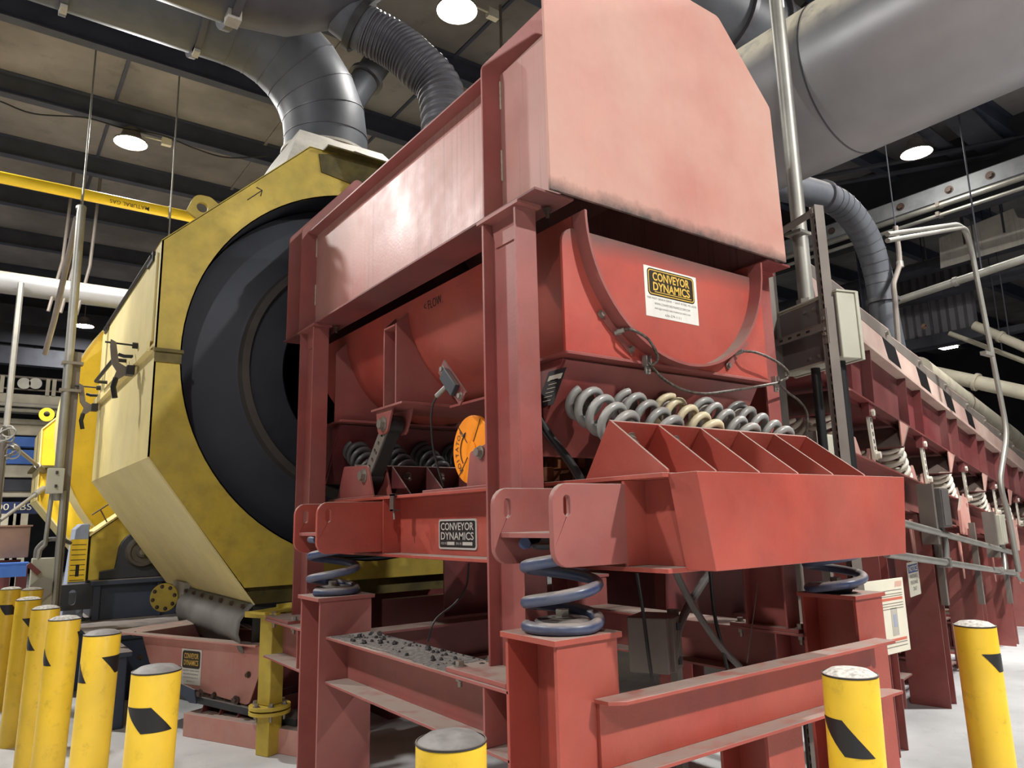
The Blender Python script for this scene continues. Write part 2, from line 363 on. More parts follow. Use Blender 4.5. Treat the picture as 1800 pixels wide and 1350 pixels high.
# ================================================================ high bay lamps
LL = ['high bay lamp behind the camera side of the bollards', 'high bay lamp over the open floor by the machine front', 'high bay lamp over the aisle beside the drum',
      'bright round high bay lamp under the roof above the yellow gas pipe', 'bright high bay lamp above the ribbed hose at the top of the picture',
      'high bay lamp over the aisle beside the long feeder', 'high bay lamp over the far part of the long feeder', 'distant high bay lamp seen behind the tall steel pole',
      'high bay lamp over the aisle left of the yellow housing', 'long bright lamp in the dark beyond the long feeder']
for i, (x, y, z, p, s_) in enumerate(LAMPS):
    lamp(x, y, z, p, s_)
    t = thing('high_bay_lamp', LL[i], 'lamp', (x, y, z))
    h = MB()
    if i == 9:
        h.box(x-.75, x+.75, y-.2, y+.2, z+.05, z+.2); sub(t, 'housing', h, 'galvd')
        h = MB(); h.box(x-.7, x+.7, y-.16, y+.16, z, z+.05); sub(t, 'lens', h, 'glow')
        h = MB(); h.tube([(x, y, z+.2), (x, y, 8.36)], .015); sub(t, 'hanger', h, 'galvd')
        continue
    h.lathe([(.0, .24), (.12, .24), (.16, .1), (s_*.55, .03), (s_*.55, 0)], (x, y, z), Z_, 28); sub(t, 'housing', h, 'galvd')
    h = MB(); h.lathe([(s_*.5, .02), (s_*.5, 0), (0, 0)], (x, y, z+.001), Z_, 28); sub(t, 'lens', h, 'lens')
    h = MB(); h.tube([(x, y, z+.24), (x, y, 8.36)], .012); sub(t, 'hanger', h, 'galvd')
    if i in (3, 4):
        h = MB(); h.box(x+.45, x+.6, y-.04, y+.04, z+.12, z+.24); h.tube([(x+.45, y, z+.18), (x+.2, y, z+.18)], .012); sub(t, 'driver_box', h, 'white')

# ================================================================ base frame with columns
bf = thing('base_frame', 'red welded steel base frame of legs, beams and tall columns carrying the hood', 'machine frame', (XM, 3.5, 0))
def leg(x0, x1, y0, y1, hole=False):
    b = MB(); xc = (x0+x1)/2
    b.box(x0, x1, y0+.012, y0+.03, 0.02, 1.146); b.box(x0, x1, y1-.03, y1-.012, 0.02, 1.146); b.box(xc-.006, xc+.006, y0+.03, y1-.03, 0.02, 1.146)
    b.box(x0-.04, x1+.04, y0-.02, y1+.02, 0, .02)
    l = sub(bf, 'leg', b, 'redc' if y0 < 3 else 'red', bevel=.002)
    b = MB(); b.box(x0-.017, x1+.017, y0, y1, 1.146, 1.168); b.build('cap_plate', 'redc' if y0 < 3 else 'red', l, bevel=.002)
leg(1.73, 2.03, 2.123, 2.465); leg(1.69, 2.02, 4.27, 4.61)
leg(3.735, 4.0, 2.123, 2.465); leg(3.70, 3.99, 4.27, 4.61)
for x0, x1 in ((1.73, 2.016), (3.71, 3.99)):
    xc = (x0+x1)/2
    for ya, yb in ((2.44, 4.29), (4.59, 5.42)):
        b = MB(); b.ibeam((xc, ya, .814), (xc, yb, .814), X_, Z_, x1-x0, .262, .014, .012); sub(bf, 'side_beam', b, 'red', bevel=.002)
        b = MB(); b.box(xc-.14, xc+.14, ya+.17, ya+.182, .70, .93); sub(bf, 'stiffener', b, 'red')
b = MB()        # cross beam over the front
b.slab([[(1.89, 2.125, 0), (1.90, 2.06, 0), (1.955, 2.02, 0), (3.87, 2.02, 0), (3.87, 2.125, 0)]], V((0, 0, .931)), V((0, 0, .946)))
b.slab([[(1.89, 2.125, 0), (1.90, 2.06, 0), (1.955, 2.02, 0), (3.89, 2.02, 0), (3.89, 2.09, 0), (3.84, 2.125, 0)]], V((0, 0, .684)), V((0, 0, .699)))
b.box(1.91, 3.80, 2.118, 2.134, .699, .931)
sub(bf, 'cross_beam', b, 'redc', bevel=.002)
b = MB(); b.ibeam((2.03, 4.45, .8), (3.71, 4.45, .8), Y_, Z_, .2, .25); sub(bf, 'cross_beam', b, 'redd')
b = MB(); b.box(2.90, 3.16, 2.13, 2.146, .02, .684); b.box(2.90, 3.16, 2.38, 2.396, .02, .684); b.box(3.024, 3.036, 2.146, 2.38, .02, .684); b.box(2.86, 3.2, 2.1, 2.42, 0, .02); sub(bf, 'middle_post', b, 'redc')
b = MB(); b.box(2.75, 3.69, 4.64, 4.652, .93, 1.37); sub(bf, 'rear_plate', b, 'redd')
b = MB(); b.box(2.75, 3.69, 4.62, 4.66, 1.36, 1.375); sub(bf, 'rear_rail', b, 'redd')
def column(x0, x1, y0, y1, m='red'):
    b = MB(); xc = (x0+x1)/2
    b.box(x0, x1, y0, y0+.015, .965, 3.03); b.box(x0, x1, y1-.015, y1, .965, 3.03); b.box(xc-.005, xc+.005, y0+.015, y1-.015, .965, 3.03)
    c = sub(bf, 'column', b, m, bevel=.002)
    b = MB(); xb = (1.74, 2.01) if xc < XM else (3.715, 3.985)
    b.box(xb[0], xb[1], y0-.06, y1+.12, .945, .966); b.build('base_plate', m, c, bevel=.002)
    b = MB(); b.box(x0-.01, x1+.01, y0-.03, y1+.03, 3.03, 3.046); b.prism([(y0+.05, 2.9), (y1-.05, 2.9), (y1-.02, 3.03), (y0+.02, 3.03)], 'yz', xc-.012, xc+.012); b.build('cap_plate', m, c)
    for yy in (y0-.04, y1+.08):
        for xx in (xb[0]+.05, xb[1]-.05):
            b = MB(); b.cyl((xx, yy, .92), (xx, yy, .97), .009, n=8); b.bolt((xx, yy, .966), Z_, .019, .02); b.bolt((xx, yy, .93), -Z_, .019, .02, stud=.025); b.build('bolt', 'bolt', c)
    for yy in (y0+.06, y0+.2):
        b = MB(); b.bolt((xc+(.045 if xc < XM else -.045), yy, 3.03), -Z_, .016, .018, stud=.02); b.build('bolt', 'boltd', c)
        b = MB(); b.bolt((xc+(.10 if xc < XM else -.1), yy-.1, 3.03), -Z_, .016, .018, stud=.02); b.build('bolt', 'boltd', c)
column(1.89, 2.01, 2.53, 2.81); column(1.885, 2.005, 5.03, 5.31)
column(mx(2.01), mx(1.89), 2.53, 2.81); column(mx(2.01), mx(1.89), 5.03, 5.31)
# grit lying on the near side beam
b = MB(); random.seed(3); NL = 0
for i in range(150):
    y = random.uniform(2.55, 4.2); x = min(1.985, max(1.765, random.gauss(1.89, .07))); r = random.choice([.003, .004, .005, .007, .009, .013]); r = r if random.random() < .92 else .019
    b.lathe([(0, -r*.5), (r*.9, -r*.1), (r*.6*random.uniform(.6, 1.2), r*.6), (0, r*.8)], (x, y, .949+r*.4), Z_, 5, a0=random.random()); NL += 15
b.slab([[(1.75+random.uniform(-.012, .012), y, 0) for y in [2.5+.06*i for i in range(30)]]+[(2.005, y, 0) for y in [4.26-.06*i for i in range(30)]]], V((0, 0, .945)), V((0, 0, .9505)))
o = b.build('coal_grit', 'dustm'); o.data.materials.append(M['coal'])
for pl in o.data.polygons: pl.material_index = 1 if pl.index < NL else 0
tag(o, 'dark coal grit and small lumps lying on the red side beam', 'grit', kind='stuff')

# ================================================================ dust hood on the columns
hd = thing('dust_hood', 'tall red dust hood with big flat dusty front plate on the columns', 'hood', (XM, 4, 3.05))
top = [(1.96, 3.056), (3.754, 3.056), (3.735, 4.05), (3.29, 4.495), (2.42, 4.495), (1.955, 4.05)]
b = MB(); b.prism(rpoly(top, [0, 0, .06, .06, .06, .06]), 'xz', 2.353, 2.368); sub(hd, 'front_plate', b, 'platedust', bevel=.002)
b = MB()
sec = [(2.03, 3.06), (2.03, 3.90), (2.46, 4.42), (3.26, 4.42), (3.69, 3.90), (3.69, 3.06)]
ins = [(3.68, 3.06), (3.68, 3.895), (3.255, 4.41), (2.465, 4.41), (2.04, 3.895), (2.04, 3.06)]
b.prism(sec+ins, 'xz', 2.368, 5.60); sub(hd, 'shell', b, 'redside')
b = MB()
b.prism(sec, 'xz', 5.60, 5.612); sub(hd, 'back_plate', b, 'redd')
for s_ in (0, 1):
    f = (lambda x: x) if not s_ else mx
    b = MB(); xs = sorted((f(1.89), f(2.12))); b.box(xs[0], xs[1], 2.38, 5.70, 3.047, 3.06); sub(hd, 'bottom_flange', b, 'reddk', bevel=.002)
    b = MB(); xs = sorted((f(1.95), f(2.03))); b.box(xs[0], xs[1], 2.835, 5.39, 3.885, 3.895); sub(hd, 'top_flange', b, 'red')
    for y, xo in ((2.82, 1.915), (5.39, 1.905), (5.62, 1.885)):
        b = MB(); P = rpoly([(xo, 3.06), (xo, 3.91), (2.36, 4.47), (2.46, 4.42), (2.03, 3.895), (2.03, 3.06)], [0, .08, .05, 0, 0, 0])
        b.prism([(f(p[0]), p[1]) for p in P], 'xz', y, y+.014); sub(hd, 'rib', b, 'red', bevel=.0015)
        b = MB()
        for z0, z1 in ((3.1, 3.14), (3.3, 3.47), (3.7, 3.86)): b.tube([(f(2.026), y-.004, z0+(z1-z0)*i/8) for i in range(9)], [.004+.0015*(i % 2) for i in range(9)], 6)
        sub(hd, 'weld_bead', b, 'cream')
b = MB(); b.cyl((2.86, 4.75, 4.40), (2.86, 4.75, 4.56), .22, n=32, cap=False); b.cyl((2.86, 4.75, 4.415), (2.86, 4.75, 4.43), .28, n=32); sub(hd, 'hose_collar', b, 'ductd')

# ================================================================ vibrating trough
tr = thing('vibrating_trough', 'red round bottomed vibrating trough with label on its end plate under the hood', 'trough', (XM, 3.8, 2.34))
C0 = (XM, 3.02); RT = .68
arc = lambda r, a0, a1, n=40: [(C0[0]+r*math.cos(a0+(a1-a0)*i/n), C0[1]+r*math.sin(a0+(a1-a0)*i/n)) for i in range(n+1)]
b = MB(); b.prism(arc(RT, PI, 2*PI)+arc(RT-.012, 2*PI, PI), 'xz', 2.47, 5.72); sub(tr, 'shell', b, 'redc', smooth=50)
b = MB(); b.prism(arc(RT, PI, 2*PI)+arc(RT-.014, 2*PI, PI), 'xz', 2.375, 2.465); sub(tr, 'end_lip', b, 'red', smooth=50)
ep = rpoly([(2.10, 2.345), (3.615, 2.345), (3.615, 2.95), (2.10, 2.95)], [0, 0, .08, .08])
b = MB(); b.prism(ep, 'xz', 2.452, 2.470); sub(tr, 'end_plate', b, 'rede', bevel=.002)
def bulk(y):
    P = [(2.10, 2.345), (3.62, 2.345), (3.62, 2.87), (3.54, 2.95)]+[p for p in arc(RT, 2*PI-.1, PI+.1)]+[(2.18, 2.95), (2.10, 2.87)]
    b = MB(); b.prism(P, 'xz', y, y+.014); sub(tr, 'rib', b, 'red', bevel=.0015)
for y in (4.13, 4.30, 5.12): bulk(y)
b = MB(); b.box(2.11, 2.12, 4.145, 4.30, 2.86, 2.872); b.box(2.095, 2.25, 4.145, 4.3, 2.855, 2.867); sub(tr, 'rib_brace', b, 'red')
def ledge(y0, y1):
    b = MB(); b.box(2.10, 3.61, y0, y1, 2.332, 2.346); sub(tr, 'ledge', b, 'red', bevel=.0015)
ledge(2.44, 2.80); ledge(4.05, 4.5); ledge(5.0, 5.42)
b = MB(); b.box(2.45, 3.27, 2.8, 4.05, 2.325, 2.34); sub(tr, 'belly_plate', b, 'red')
NRM = V((0, .848, .53)); SLP = V((0, .53, -.848))
def seat(dy, m='red'):
    b = MB(); p = V((XM, 2.50+dy, 2.318)); c = p+SLP*.25
    b.obox(c+NRM*.008, (.72, 0, 0), SLP*.25, NRM*.008); s_ = sub(tr, 'spring_seat', b, m, bevel=.002)
    for x in (2.14, 2.42, 2.71, 3.0, 3.29, 3.57):
        b = MB(); b.slab([[p+NRM*.016, p+SLP*.44+NRM*.016, p+SLP*.36+NRM*.10, (XM, 2.78+dy, 2.332)]], V((x-XM-.006, 0, 0)), V((x-XM+.006, 0, 0))); b.build('gusset', m, s_)
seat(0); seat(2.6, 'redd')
sg = MB(); plate(sg, at(969, 682, X=2.13), (0, -1, 0), (0, -.55, .83), .13, .19, .002); tg = sub(tr, 'warning_label', sg, 'ink')
tg['label'] = 'small black warning label'
for k_, (w_, h_) in enumerate(((.10, .028),)+((.06, .004),)*6):
    b = MB(); u_ = V((0, -.55, .83)).normalized(); plate(b, at(969, 682, X=2.127)+u_*(.065-k_*.022-.01*(k_ == 0)), (0, -1, 0), u_, w_, h_, .001); b.build('printed_line', 'white', tg)
# clevis for the link arm and its partner
for x in (2.12, 2.26):
    b = MB(); P = rpoly([(4.22, 2.332), (4.46, 2.332), (4.43, 2.17), (4.30, 2.17)], [0, 0, .05, .05]); b.prism(P, 'yz', x, x+.016); sub(tr, 'clevis', b, 'red', bevel=.0015)
# end label
lb = at(1181, 520, Y=2.45); lb.y = 2.4518
b = MB(); plate(b, lb, X_, Z_, .40, .268, .002); st = sub(tr, 'end_label', b, 'label'); st['label'] = 'white maker label with gold lettering'
b = MB(); plate(b, lb+V((0, -.002, .052)), X_, Z_, .355, .145, .001, rad=.022); b.build('logo_panel', 'brown', st)
b = MB()
P0 = rpoly([(-.172, -.066), (.172, -.066), (.172, .066), (-.172, .066)], .018); P1 = rpoly([(-.167, -.061), (.167, -.061), (.167, .061), (-.167, .061)], .015)
cc = lb+V((0, -.0035, .052)); b.slab([[cc+X_*p[0]+Z_*p[1] for p in P0], [cc+X_*p[0]+Z_*p[1] for p in P1]], V((0, 0, 0)), V((0, -.0006, 0))); b.box(cc.x-.13, cc.x+.15, cc.y-.0008, cc.y, cc.z-.053, cc.z-.049); b.build('logo_border', 'gold', st)
text('CONVEYOR', 'logo_lettering', 'gold', st, lb+V((0, 0, .083)), X_, Z_, .28, .046, off=.0042, font_off=.025)
text('DYNAMICS', 'logo_lettering', 'gold', st, lb+V((0, 0, .030)), X_, Z_, .28, .046, off=.0042, font_off=.025)
for k_, (s_, w_) in enumerate((('7300 WEST GENEVA DRIVE  •  SAINT PETERS, MO 63376', .375), ('WWW.CONVEYORDYNAMICSCORP.COM', .27), ('INFO@CONVEYORDYNAMICSCORP.COM', .27), ('636-279-1111', .12))):
    text(s_, 'address_lettering', 'ink', st, lb+V((0, 0, -.036-k_*.026)), X_, Z_, w_, .0125, off=.0024)
# flow mark on the shell
th = math.atan2(at(765, 533, X=2.20).z-C0[1], -.675); fz = C0[1]+RT*math.sin(th)
nf = V((math.cos(th), 0, math.sin(th))); uf = V((math.sin(th)*-1, 0, math.cos(th))); uf = uf if uf.z > 0 else -uf
pf = V((C0[0], at(765, 533, X=2.2).y, C0[1]))+nf*(RT+.002)
text('< FLOW.', 'flow_lettering', 'ink', tr, pf, (0, -1, 0), uf, .23, .055)

# ================================================================ isolation frame (rides on the blue springs)
fr = thing('isolation_carriage', 'red heavy spring mounted frame with tapered front box, lifting lugs and sloped spring gussets', 'machine frame', (XM, 3.4, 1.39))
for xc in (2.20, mx(2.20)):
    b = MB(); b.ibeam((xc, 1.89, 1.575), (xc, 5.2, 1.575), X_, Z_, .26, .37, .018, .014); bm_ = sub(fr, 'side_beam', b, 'redc', bevel=.002)
    for y in (2.10, 2.48, 2.87, 4.24, 4.62):
        for sx in (-1, 1):
            b = MB(); b.box(*sorted((xc+sx*.007, xc+sx*.125)), y, y+.014, 1.41, 1.74); b.build('stiffener', 'redc', bm_)
P = [(2.103, 1.757), (3.617, 1.757), (3.548, 1.398), (2.172, 1.398)]
b = MB(); b.prism(P, 'xz', 1.754, 1.895); sub(fr, 'front_box', b, 'redc', bevel=.003)
def lug(x0, x1, y, flip=False, m='red'):
    f = (lambda x: x) if not flip else mx
    P = rpoly([(x0, 1.42), (x1, 1.42), (x1, 1.728), (x0, 1.728)], [.07, 0, 0, .07])
    H = [(x0+.07+.016*math.cos(a)*1.0, 1.645+(.022 if 0 <= a <= PI else -.022)+.017*math.sin(a)) for a in [2*PI*i/20+.001 for i in range(20)]]
    b = MB(); b.prism([(f(p[0]), p[1]) for p in P], 'xz', y, y+.025, holes=[[(f(p[0]), p[1]) for p in H]]); l = sub(fr, 'lifting_lug', b, m, bevel=.003)
for y0, x0, m_ in ((2.10, 1.705, 'reddust'), (4.26, 1.65, 'redc')):
    for fl in (False, True):
        f = (lambda x: x) if not fl else mx
        for y in (y0, y0+.38): lug(x0, 2.08, y, fl, 'red' if m_ != 'redc' else 'redc')
        b = MB(); xs = sorted((f(x0+.03), f(2.075))); b.box(xs[0], xs[1], y0+.025, y0+.38, 1.527, 1.547); sub(fr, 'spring_shelf', b, 'red', bevel=.002)
def block(dy, m):
    hi = V((XM, 2.222+dy, 1.998)); lo = V((XM, 2.385+dy, 1.757)); fy = 1.925+dy; n_ = (lo-hi).cross(X_).normalized(); n_ = n_ if n_.y > 0 else -n_
    c = (hi+lo)/2; b = MB(); b.obox(c+n_*.007, (.722, 0, 0), (lo-hi)/2, n_*.007); s_ = sub(fr, 'spring_bench', b, m, bevel=.0015)
    b = MB(); b.box(2.08, 3.64, fy-.02, lo.y+.05, 1.745, 1.757); b.build('bench_plate', m, s_)
    for i in range(6):
        x = 2.143+i*.2868; b = MB()
        P = rpoly([(fy, 1.757), (lo.y, 1.757), (hi.y, hi.z), (fy, 1.775)], [0, 0, 0, .02]); b.prism(P, 'yz', x-.006, x+.006); b.build('gusset', m, s_, bevel=.0015)
    return c, n_
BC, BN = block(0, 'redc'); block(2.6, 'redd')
b = MB(); b.ibeam((2.33, 4.75, 1.575), (3.39, 4.75, 1.575), Y_, Z_, .3, .36); sub(fr, 'cross_beam', b, 'redd')
b = MB(); b.ibeam((2.33, 2.25, 1.575), (3.39, 2.25, 1.575), Y_, Z_, .3, .36); sub(fr, 'cross_beam', b, 'redc')
# pedestals for the link arm and the motor
b = MB(); P = rpoly([(4.49, 1.757), (5.1, 1.757), (4.98, 2.0), (4.58, 1.98)], [0, 0, .03, .04]); b.prism(P, 'yz', 2.12, 2.136); b.prism(P, 'yz', 2.25, 2.266); b.box(2.08, 2.32, 4.4, 5.2, 1.755, 1.772); sub(fr, 'link_pedestal', b, 'red', bevel=.002)
b = MB(); P = rpoly([(3.02, 1.757), (3.34, 1.757), (3.30, 1.96), (3.10, 2.0)], [0, 0, .03, .04]); b.prism(P, 'yz', 2.12, 2.138); b.box(2.08, 2.32, 2.95, 3.75, 1.755, 1.775); sub(fr, 'motor_pedestal', b, 'red', bevel=.002)
# cast name plate on the web
npc = at(804, 939, X=2.19); npc.x = 2.193
b = MB(); plate(b, npc, (0, -1, 0), Z_, .40, .168, .006, rad=.018); n_ = sub(fr, 'name_plate', b, 'alu'); n_['label'] = 'black and aluminium maker plate'
b = MB(); plate(b, npc, (0, -1, 0), Z_, .378, .146, .0008, rad=.012, off=.006); b.build('plate_field', 'blk', n_)
text('CONVEYOR', 'plate_lettering', 'alu', n_, npc+Z_*.043, (0, -1, 0), Z_, .345, .042, off=.0075, font_off=.01)
text('DYNAMICS', 'plate_lettering', 'alu', n_, npc-Z_*.010, (0, -1, 0), Z_, .345, .042, off=.0075, font_off=.01)
text('MODEL NO', 'plate_lettering', 'alu', n_, npc+V((0, .142, -.051)), (0, -1, 0), Z_, .06, .013, off=.0075)
text('SERIAL NO', 'plate_lettering', 'alu', n_, npc+V((0, -.02, -.051)), (0, -1, 0), Z_, .06, .013, off=.0075)
b = MB(); plate(b, npc+V((0, .065, -.051)), (0, -1, 0), Z_, .08, .018, .0005, off=.0072); plate(b, npc+V((0, -.11, -.051)), (0, -1, 0), Z_, .1, .018, .0005, off=.0072); b.build('blank_field', 'alu', n_)
# bolts through the benches
for dy in (0, 2.6):
    for i in range(5):
        p = V((2.286+i*.2868, BC.y+dy, BC.z)); b = MB(); b.bolt(p-SLP*.07, -BN, .021, .022, stud=.03); sub(fr, 'bench_bolt', b, 'bolt')

# ================================================================ springs
def coil(nm, label, grp, c, ax, R_, r, turns, L_, m, ph=0., wash=True, flat=.35, cat='spring'):
    t = thing(nm, label, cat, tuple(c), grp); ax = V(ax).normalized(); c = V(c)
    b = MB(); b.helix(c, ax, R_, r, turns, L_, 12, 24, flat, ph); sub(t, 'coil', b, m, smooth=80)
    for e, s_ in ((c, 1), (c+ax*L_, -1)):
        b = MB(); b.lathe([(0, r*2.05), (R_*.72, r*2.05), (R_*.78, r*1.7), (R_*.78, r*1.2), (R_*.6, r*.9), (R_*.5, 0), (0, 0)], e, ax*s_, 24); sub(t, 'clamp_washer', b, 'iron' if m == 'blue' else ('sprd' if m == 'sprd' else 'galvd'))
        b = MB(); b.bolt(e+ax*s_*r*2.05, ax*s_, R_*.2, R_*.19, washer=True); sub(t, 'clamp_bolt', b, 'bolt' if m != 'sprd' else 'boltd')
    return t
coil('isolation_spring', 'big blue coil spring on the front stand nearest the camera, under the slotted lugs', 'blue isolation springs', (1.892, 2.29, 1.168), Z_, .142, .0235, 3.0, .36, 'blue', R(150))
coil('isolation_spring', 'blue coil spring on the rear stand beside the yellow housing', 'blue isolation springs', (1.84, 4.455, 1.168), Z_, .142, .0235, 3.0, .36, 'blue', R(200))
coil('isolation_spring', 'purple blue coil spring on the far front stand beside the white placard', 'blue isolation springs', (mx(1.892), 2.29, 1.168), Z_, .142, .0235, 3.0, .36, 'blue', R(20))
coil('isolation_spring', 'blue coil spring on the far rear stand behind the machine', 'blue isolation springs', (mx(1.892), 4.455, 1.168), Z_, .142, .0235, 3.0, .36, 'blue', R(20))
fl = ['large grey drive spring at the near end of the front row', 'second grey drive spring of the front row, left of the cream one', 'cream coloured drive spring in the middle of the front row',
      'grey drive spring right of the cream one in the front row', 'last grey drive spring of the front row beside the strut rack']
bl = ['sooty drive spring at the near end of the rear row beside the link arm', 'sooty drive spring of the rear row behind the link arm', 'sooty drive spring of the rear row behind the hanging sensor cable',
      'sooty drive spring of the rear row behind the orange disc', 'sooty drive spring at the far end of the rear row']
for i in range(5):
    c = V((2.286+i*.2868, BC.y, BC.z))+BN*.014-SLP*.085
    coil('drive_spring', fl[i], 'front row of drive springs', c, NRM, .079, .0195, 4.4, .365, 'sprc' if i == 2 else 'spr', R(90+i*25))
    coil('drive_spring', bl[i], 'rear row of drive springs', c+V((0, 2.6, 0)), NRM, .079, .0195, 4.4, .365, 'sprd', R(90+i*25))
def atn(px, py, p, n):
    d = ray(px, py); n = V(n); return EYE+d*((V(p)-EYE).dot(n)/d.dot(n))
# ================================================================ link arm, motor, sensors on the machine
t = thing('link_arm', 'dark slotted link arm bolted between the trough clevis and its pedestal', 'link arm', (2.19, 4.5, 1.9))
p0, p1 = V((2.19, 4.345, 2.235)), V((2.19, 4.635, 1.915)); a = (p1-p0).normalized(); q = V((0, -a.z, a.y))
b = MB(); b.obox((p0+p1)/2, a*.2, q*.05, X_*.045); b.cyl(p0-X_*.05, p0+X_*.05, .062); b.cyl(p1-X_*.05, p1+X_*.05, .062); sub(t, 'arm', b, 'blkp', bevel=.003)
L_ = (p1-p0).length; c = (p0+p1)/2
def loc(u_, v_): return c+a*u_+q*v_
hl = [[loc(hx+.014*math.cos(k*PI/5), hy+.026*s_*math.sin(k*PI/5)) for k in range(10)] for hx, hy, s_ in ((-.13, 0, .6), (-.06, .0, .6), (.01, .012, .55), (.01, -.016, .5), (.08, 0, .8), (.14, 0, .6))]
b = MB(); b.slab([[loc(-.19, -.045), loc(.2, -.045), loc(.2, .045), loc(-.19, .045)]]+hl, X_*-.055, X_*-.045); sub(t, 'slotted_plate', b, 'galvd')
for p in (p0, p1):
    b = MB(); b.bolt(p-X_*.07, -X_, .034, .03); b.cyl(p-X_*.07, p+X_*.09, .018); sub(t, 'pivot_bolt', b, 'bolt')
t = thing('vibrator_motor', 'orange vibrator motor with round rotation guard disc behind the tall near column', 'motor', (2.8, 3.40, 1.757))
mc = V((2.2, 3.40, 1.985))
b = MB(); b.cyl(mc-X_*.006, mc+X_*.02, .192, n=48); g = sub(t, 'guard_disc', b, 'orange', bevel=.004)
b = MB(); b.cyl(mc-X_*.012, mc-X_*.006, .05, n=32); b.build('hub', 'orange', g)
b = MB()
for a0 in (-.55, .75, 2.4, 3.9): b.obox(mc+V((-.0085, math.sin(a0)*.12, math.cos(a0)*.12)), (.001, 0, 0), V((0, math.sin(a0), math.cos(a0)))*.07, V((0, math.cos(a0), -math.sin(a0)))*.002)
b.build('cover_seam', 'ink', g)
for i, ch in enumerate('ROTATION'):
    an = R(40+i*14); rd = V((0, math.cos(an-R(90)+R(62)), math.sin(PI/2+R(28)-an)))
    th_ = R(44)-i*R(13)
    d_ = V((0, math.cos(th_), math.sin(th_)))         # +Y is the left side as seen
    text(ch, 'guard_lettering', 'ink', g, mc-X_*.0085+d_*.148, V((0, -math.sin(th_)*-1, -math.cos(th_))), d_, None, .03)
b = MB(); b.tube([mc-X_*.009+V((0, math.cos(R(k)), math.sin(R(k))))*.108 for k in range(-40, 46, 6)], .003, 6); k_ = mc-X_*.009+V((0, math.cos(R(48)), math.sin(R(48))))*.108
b.cyl(k_, k_+V((0, -.02, .024)), .012, .0, n=8); b.build('arrow', 'ink', g)
b = MB(); b.lathe([(0, 0), (.15, 0), (.165, .03), (.165, .9), (.15, .95), (0, .95)], (2.28, 3.40, 1.985), X_, 32); sub(t, 'body', b, 'rust')
for x in (2.45, 2.9):
    b = MB(); b.box(x, x+.16, 3.2, 3.6, 1.76, 1.85); sub(t, 'foot', b, 'rust')
b = MB()
for i in range(9): b.cyl((2.4+i*.08, 3.40, 1.985), (2.42+i*.08, 3.40, 1.985), .185, n=32)
sub(t, 'cooling_fins', b, 'rust')
b = MB(); b.bolt((2.115, 3.19, 1.95), -X_, .024, .024); b.cyl((2.10, 3.19, 1.95), (2.28, 3.19, 1.95), .014); sub(t, 'pedestal_bolt', b, 'bolt')
t = thing('eccentric_drive', 'rusty orange eccentric drive blocks in the gap behind the near drive springs', 'drive unit', (2.5, 2.9, 1.757))
for i, (px, py, w_, h_) in enumerate(((955, 835, .05, .075), (1000, 840, .04, .05), (985, 800, .10, .16), (1010, 815, .05, .06), (965, 770, .16, .2))):
    p = at(px, py, Y=3.0+.02*i); b = MB(); b.box(p.x-w_/2, p.x+w_/2, p.y-.06, p.y+.06, p.z-h_/2, p.z+h_/2); sub(t, 'block' if i < 2 else 'casting', b, 'rust', bevel=.006)
p = at(992, 792, Y=2.93); b = MB(); b.prism(circ(p.x, p.z, .045, 20), 'xz', p.y, p.y+.04, holes=[circ(p.x, p.z, .024, 16)]); sub(t, 'eye_lug', b, 'rust')
b = MB(); b.cyl(at(1005, 770, Y=3.1), at(1030, 830, Y=3.1), .06); b.box(2.35, 2.9, 2.88, 3.15, 1.757, 1.78); sub(t, 'shaft', b, 'boltd')
t = thing('power_hose', 'thick black power hose hanging behind the tall near column', 'hose', tuple(at(985, 790, Y=2.62)))
b = MB(); b.tube(bez([at(935, 690, Y=2.72), at(945, 728, Y=2.70), at(965, 765, Y=2.68), at(995, 803, Y=2.66), at(1018, 838, Y=2.64), at(1022, 852, Y=2.64)]), .021, 12); sub(t, 'hose', b, 'rubd')
# sensor on the trough side
t = thing('vibration_sensor', 'dark sensor clamped on slanted bracket on the trough side rib', 'sensor', tuple(at(790, 672, X=2.09)))
c = at(795, 672, X=2.085); u1 = V((0, -.72, -.70)).normalized(); u2 = V((0, -.70, .72)).normalized()
b = MB(); b.obox(c, u1*.16, u2*.045, X_*.005); sub(t, 'bracket', b, 'redd')
b = MB(); b.obox(c-X_*.02, u1*.085, u2*.038, X_*.015); sub(t, 'case', b, 'iron', bevel=.004)
for s_ in (-1, 1): b = MB(); b.bolt(c-X_*.005+u1*.13*s_, -X_, .015, .014); sub(t, 'bolt', b, 'bolt')
p = c-X_*.02+u2*-.02; e = at(768, 696, X=2.06)
b = MB(); b.cyl(p, e, .014); sub(t, 'gland', b, 'galv')
t = thing('sensor_cable', 'thin black sensor cable dangling from the slanted sensor down to the beam', 'cable', tuple(at(760, 760, X=2.07)))
b = MB(); b.tube(bez([e, at(760, 715, X=2.06), at(758, 745, X=2.07), at(762, 790, X=2.09), at(772, 830, X=2.12), at(780, 855, X=2.16)]), .006, 8); sub(t, 'cable', b, 'rubd')
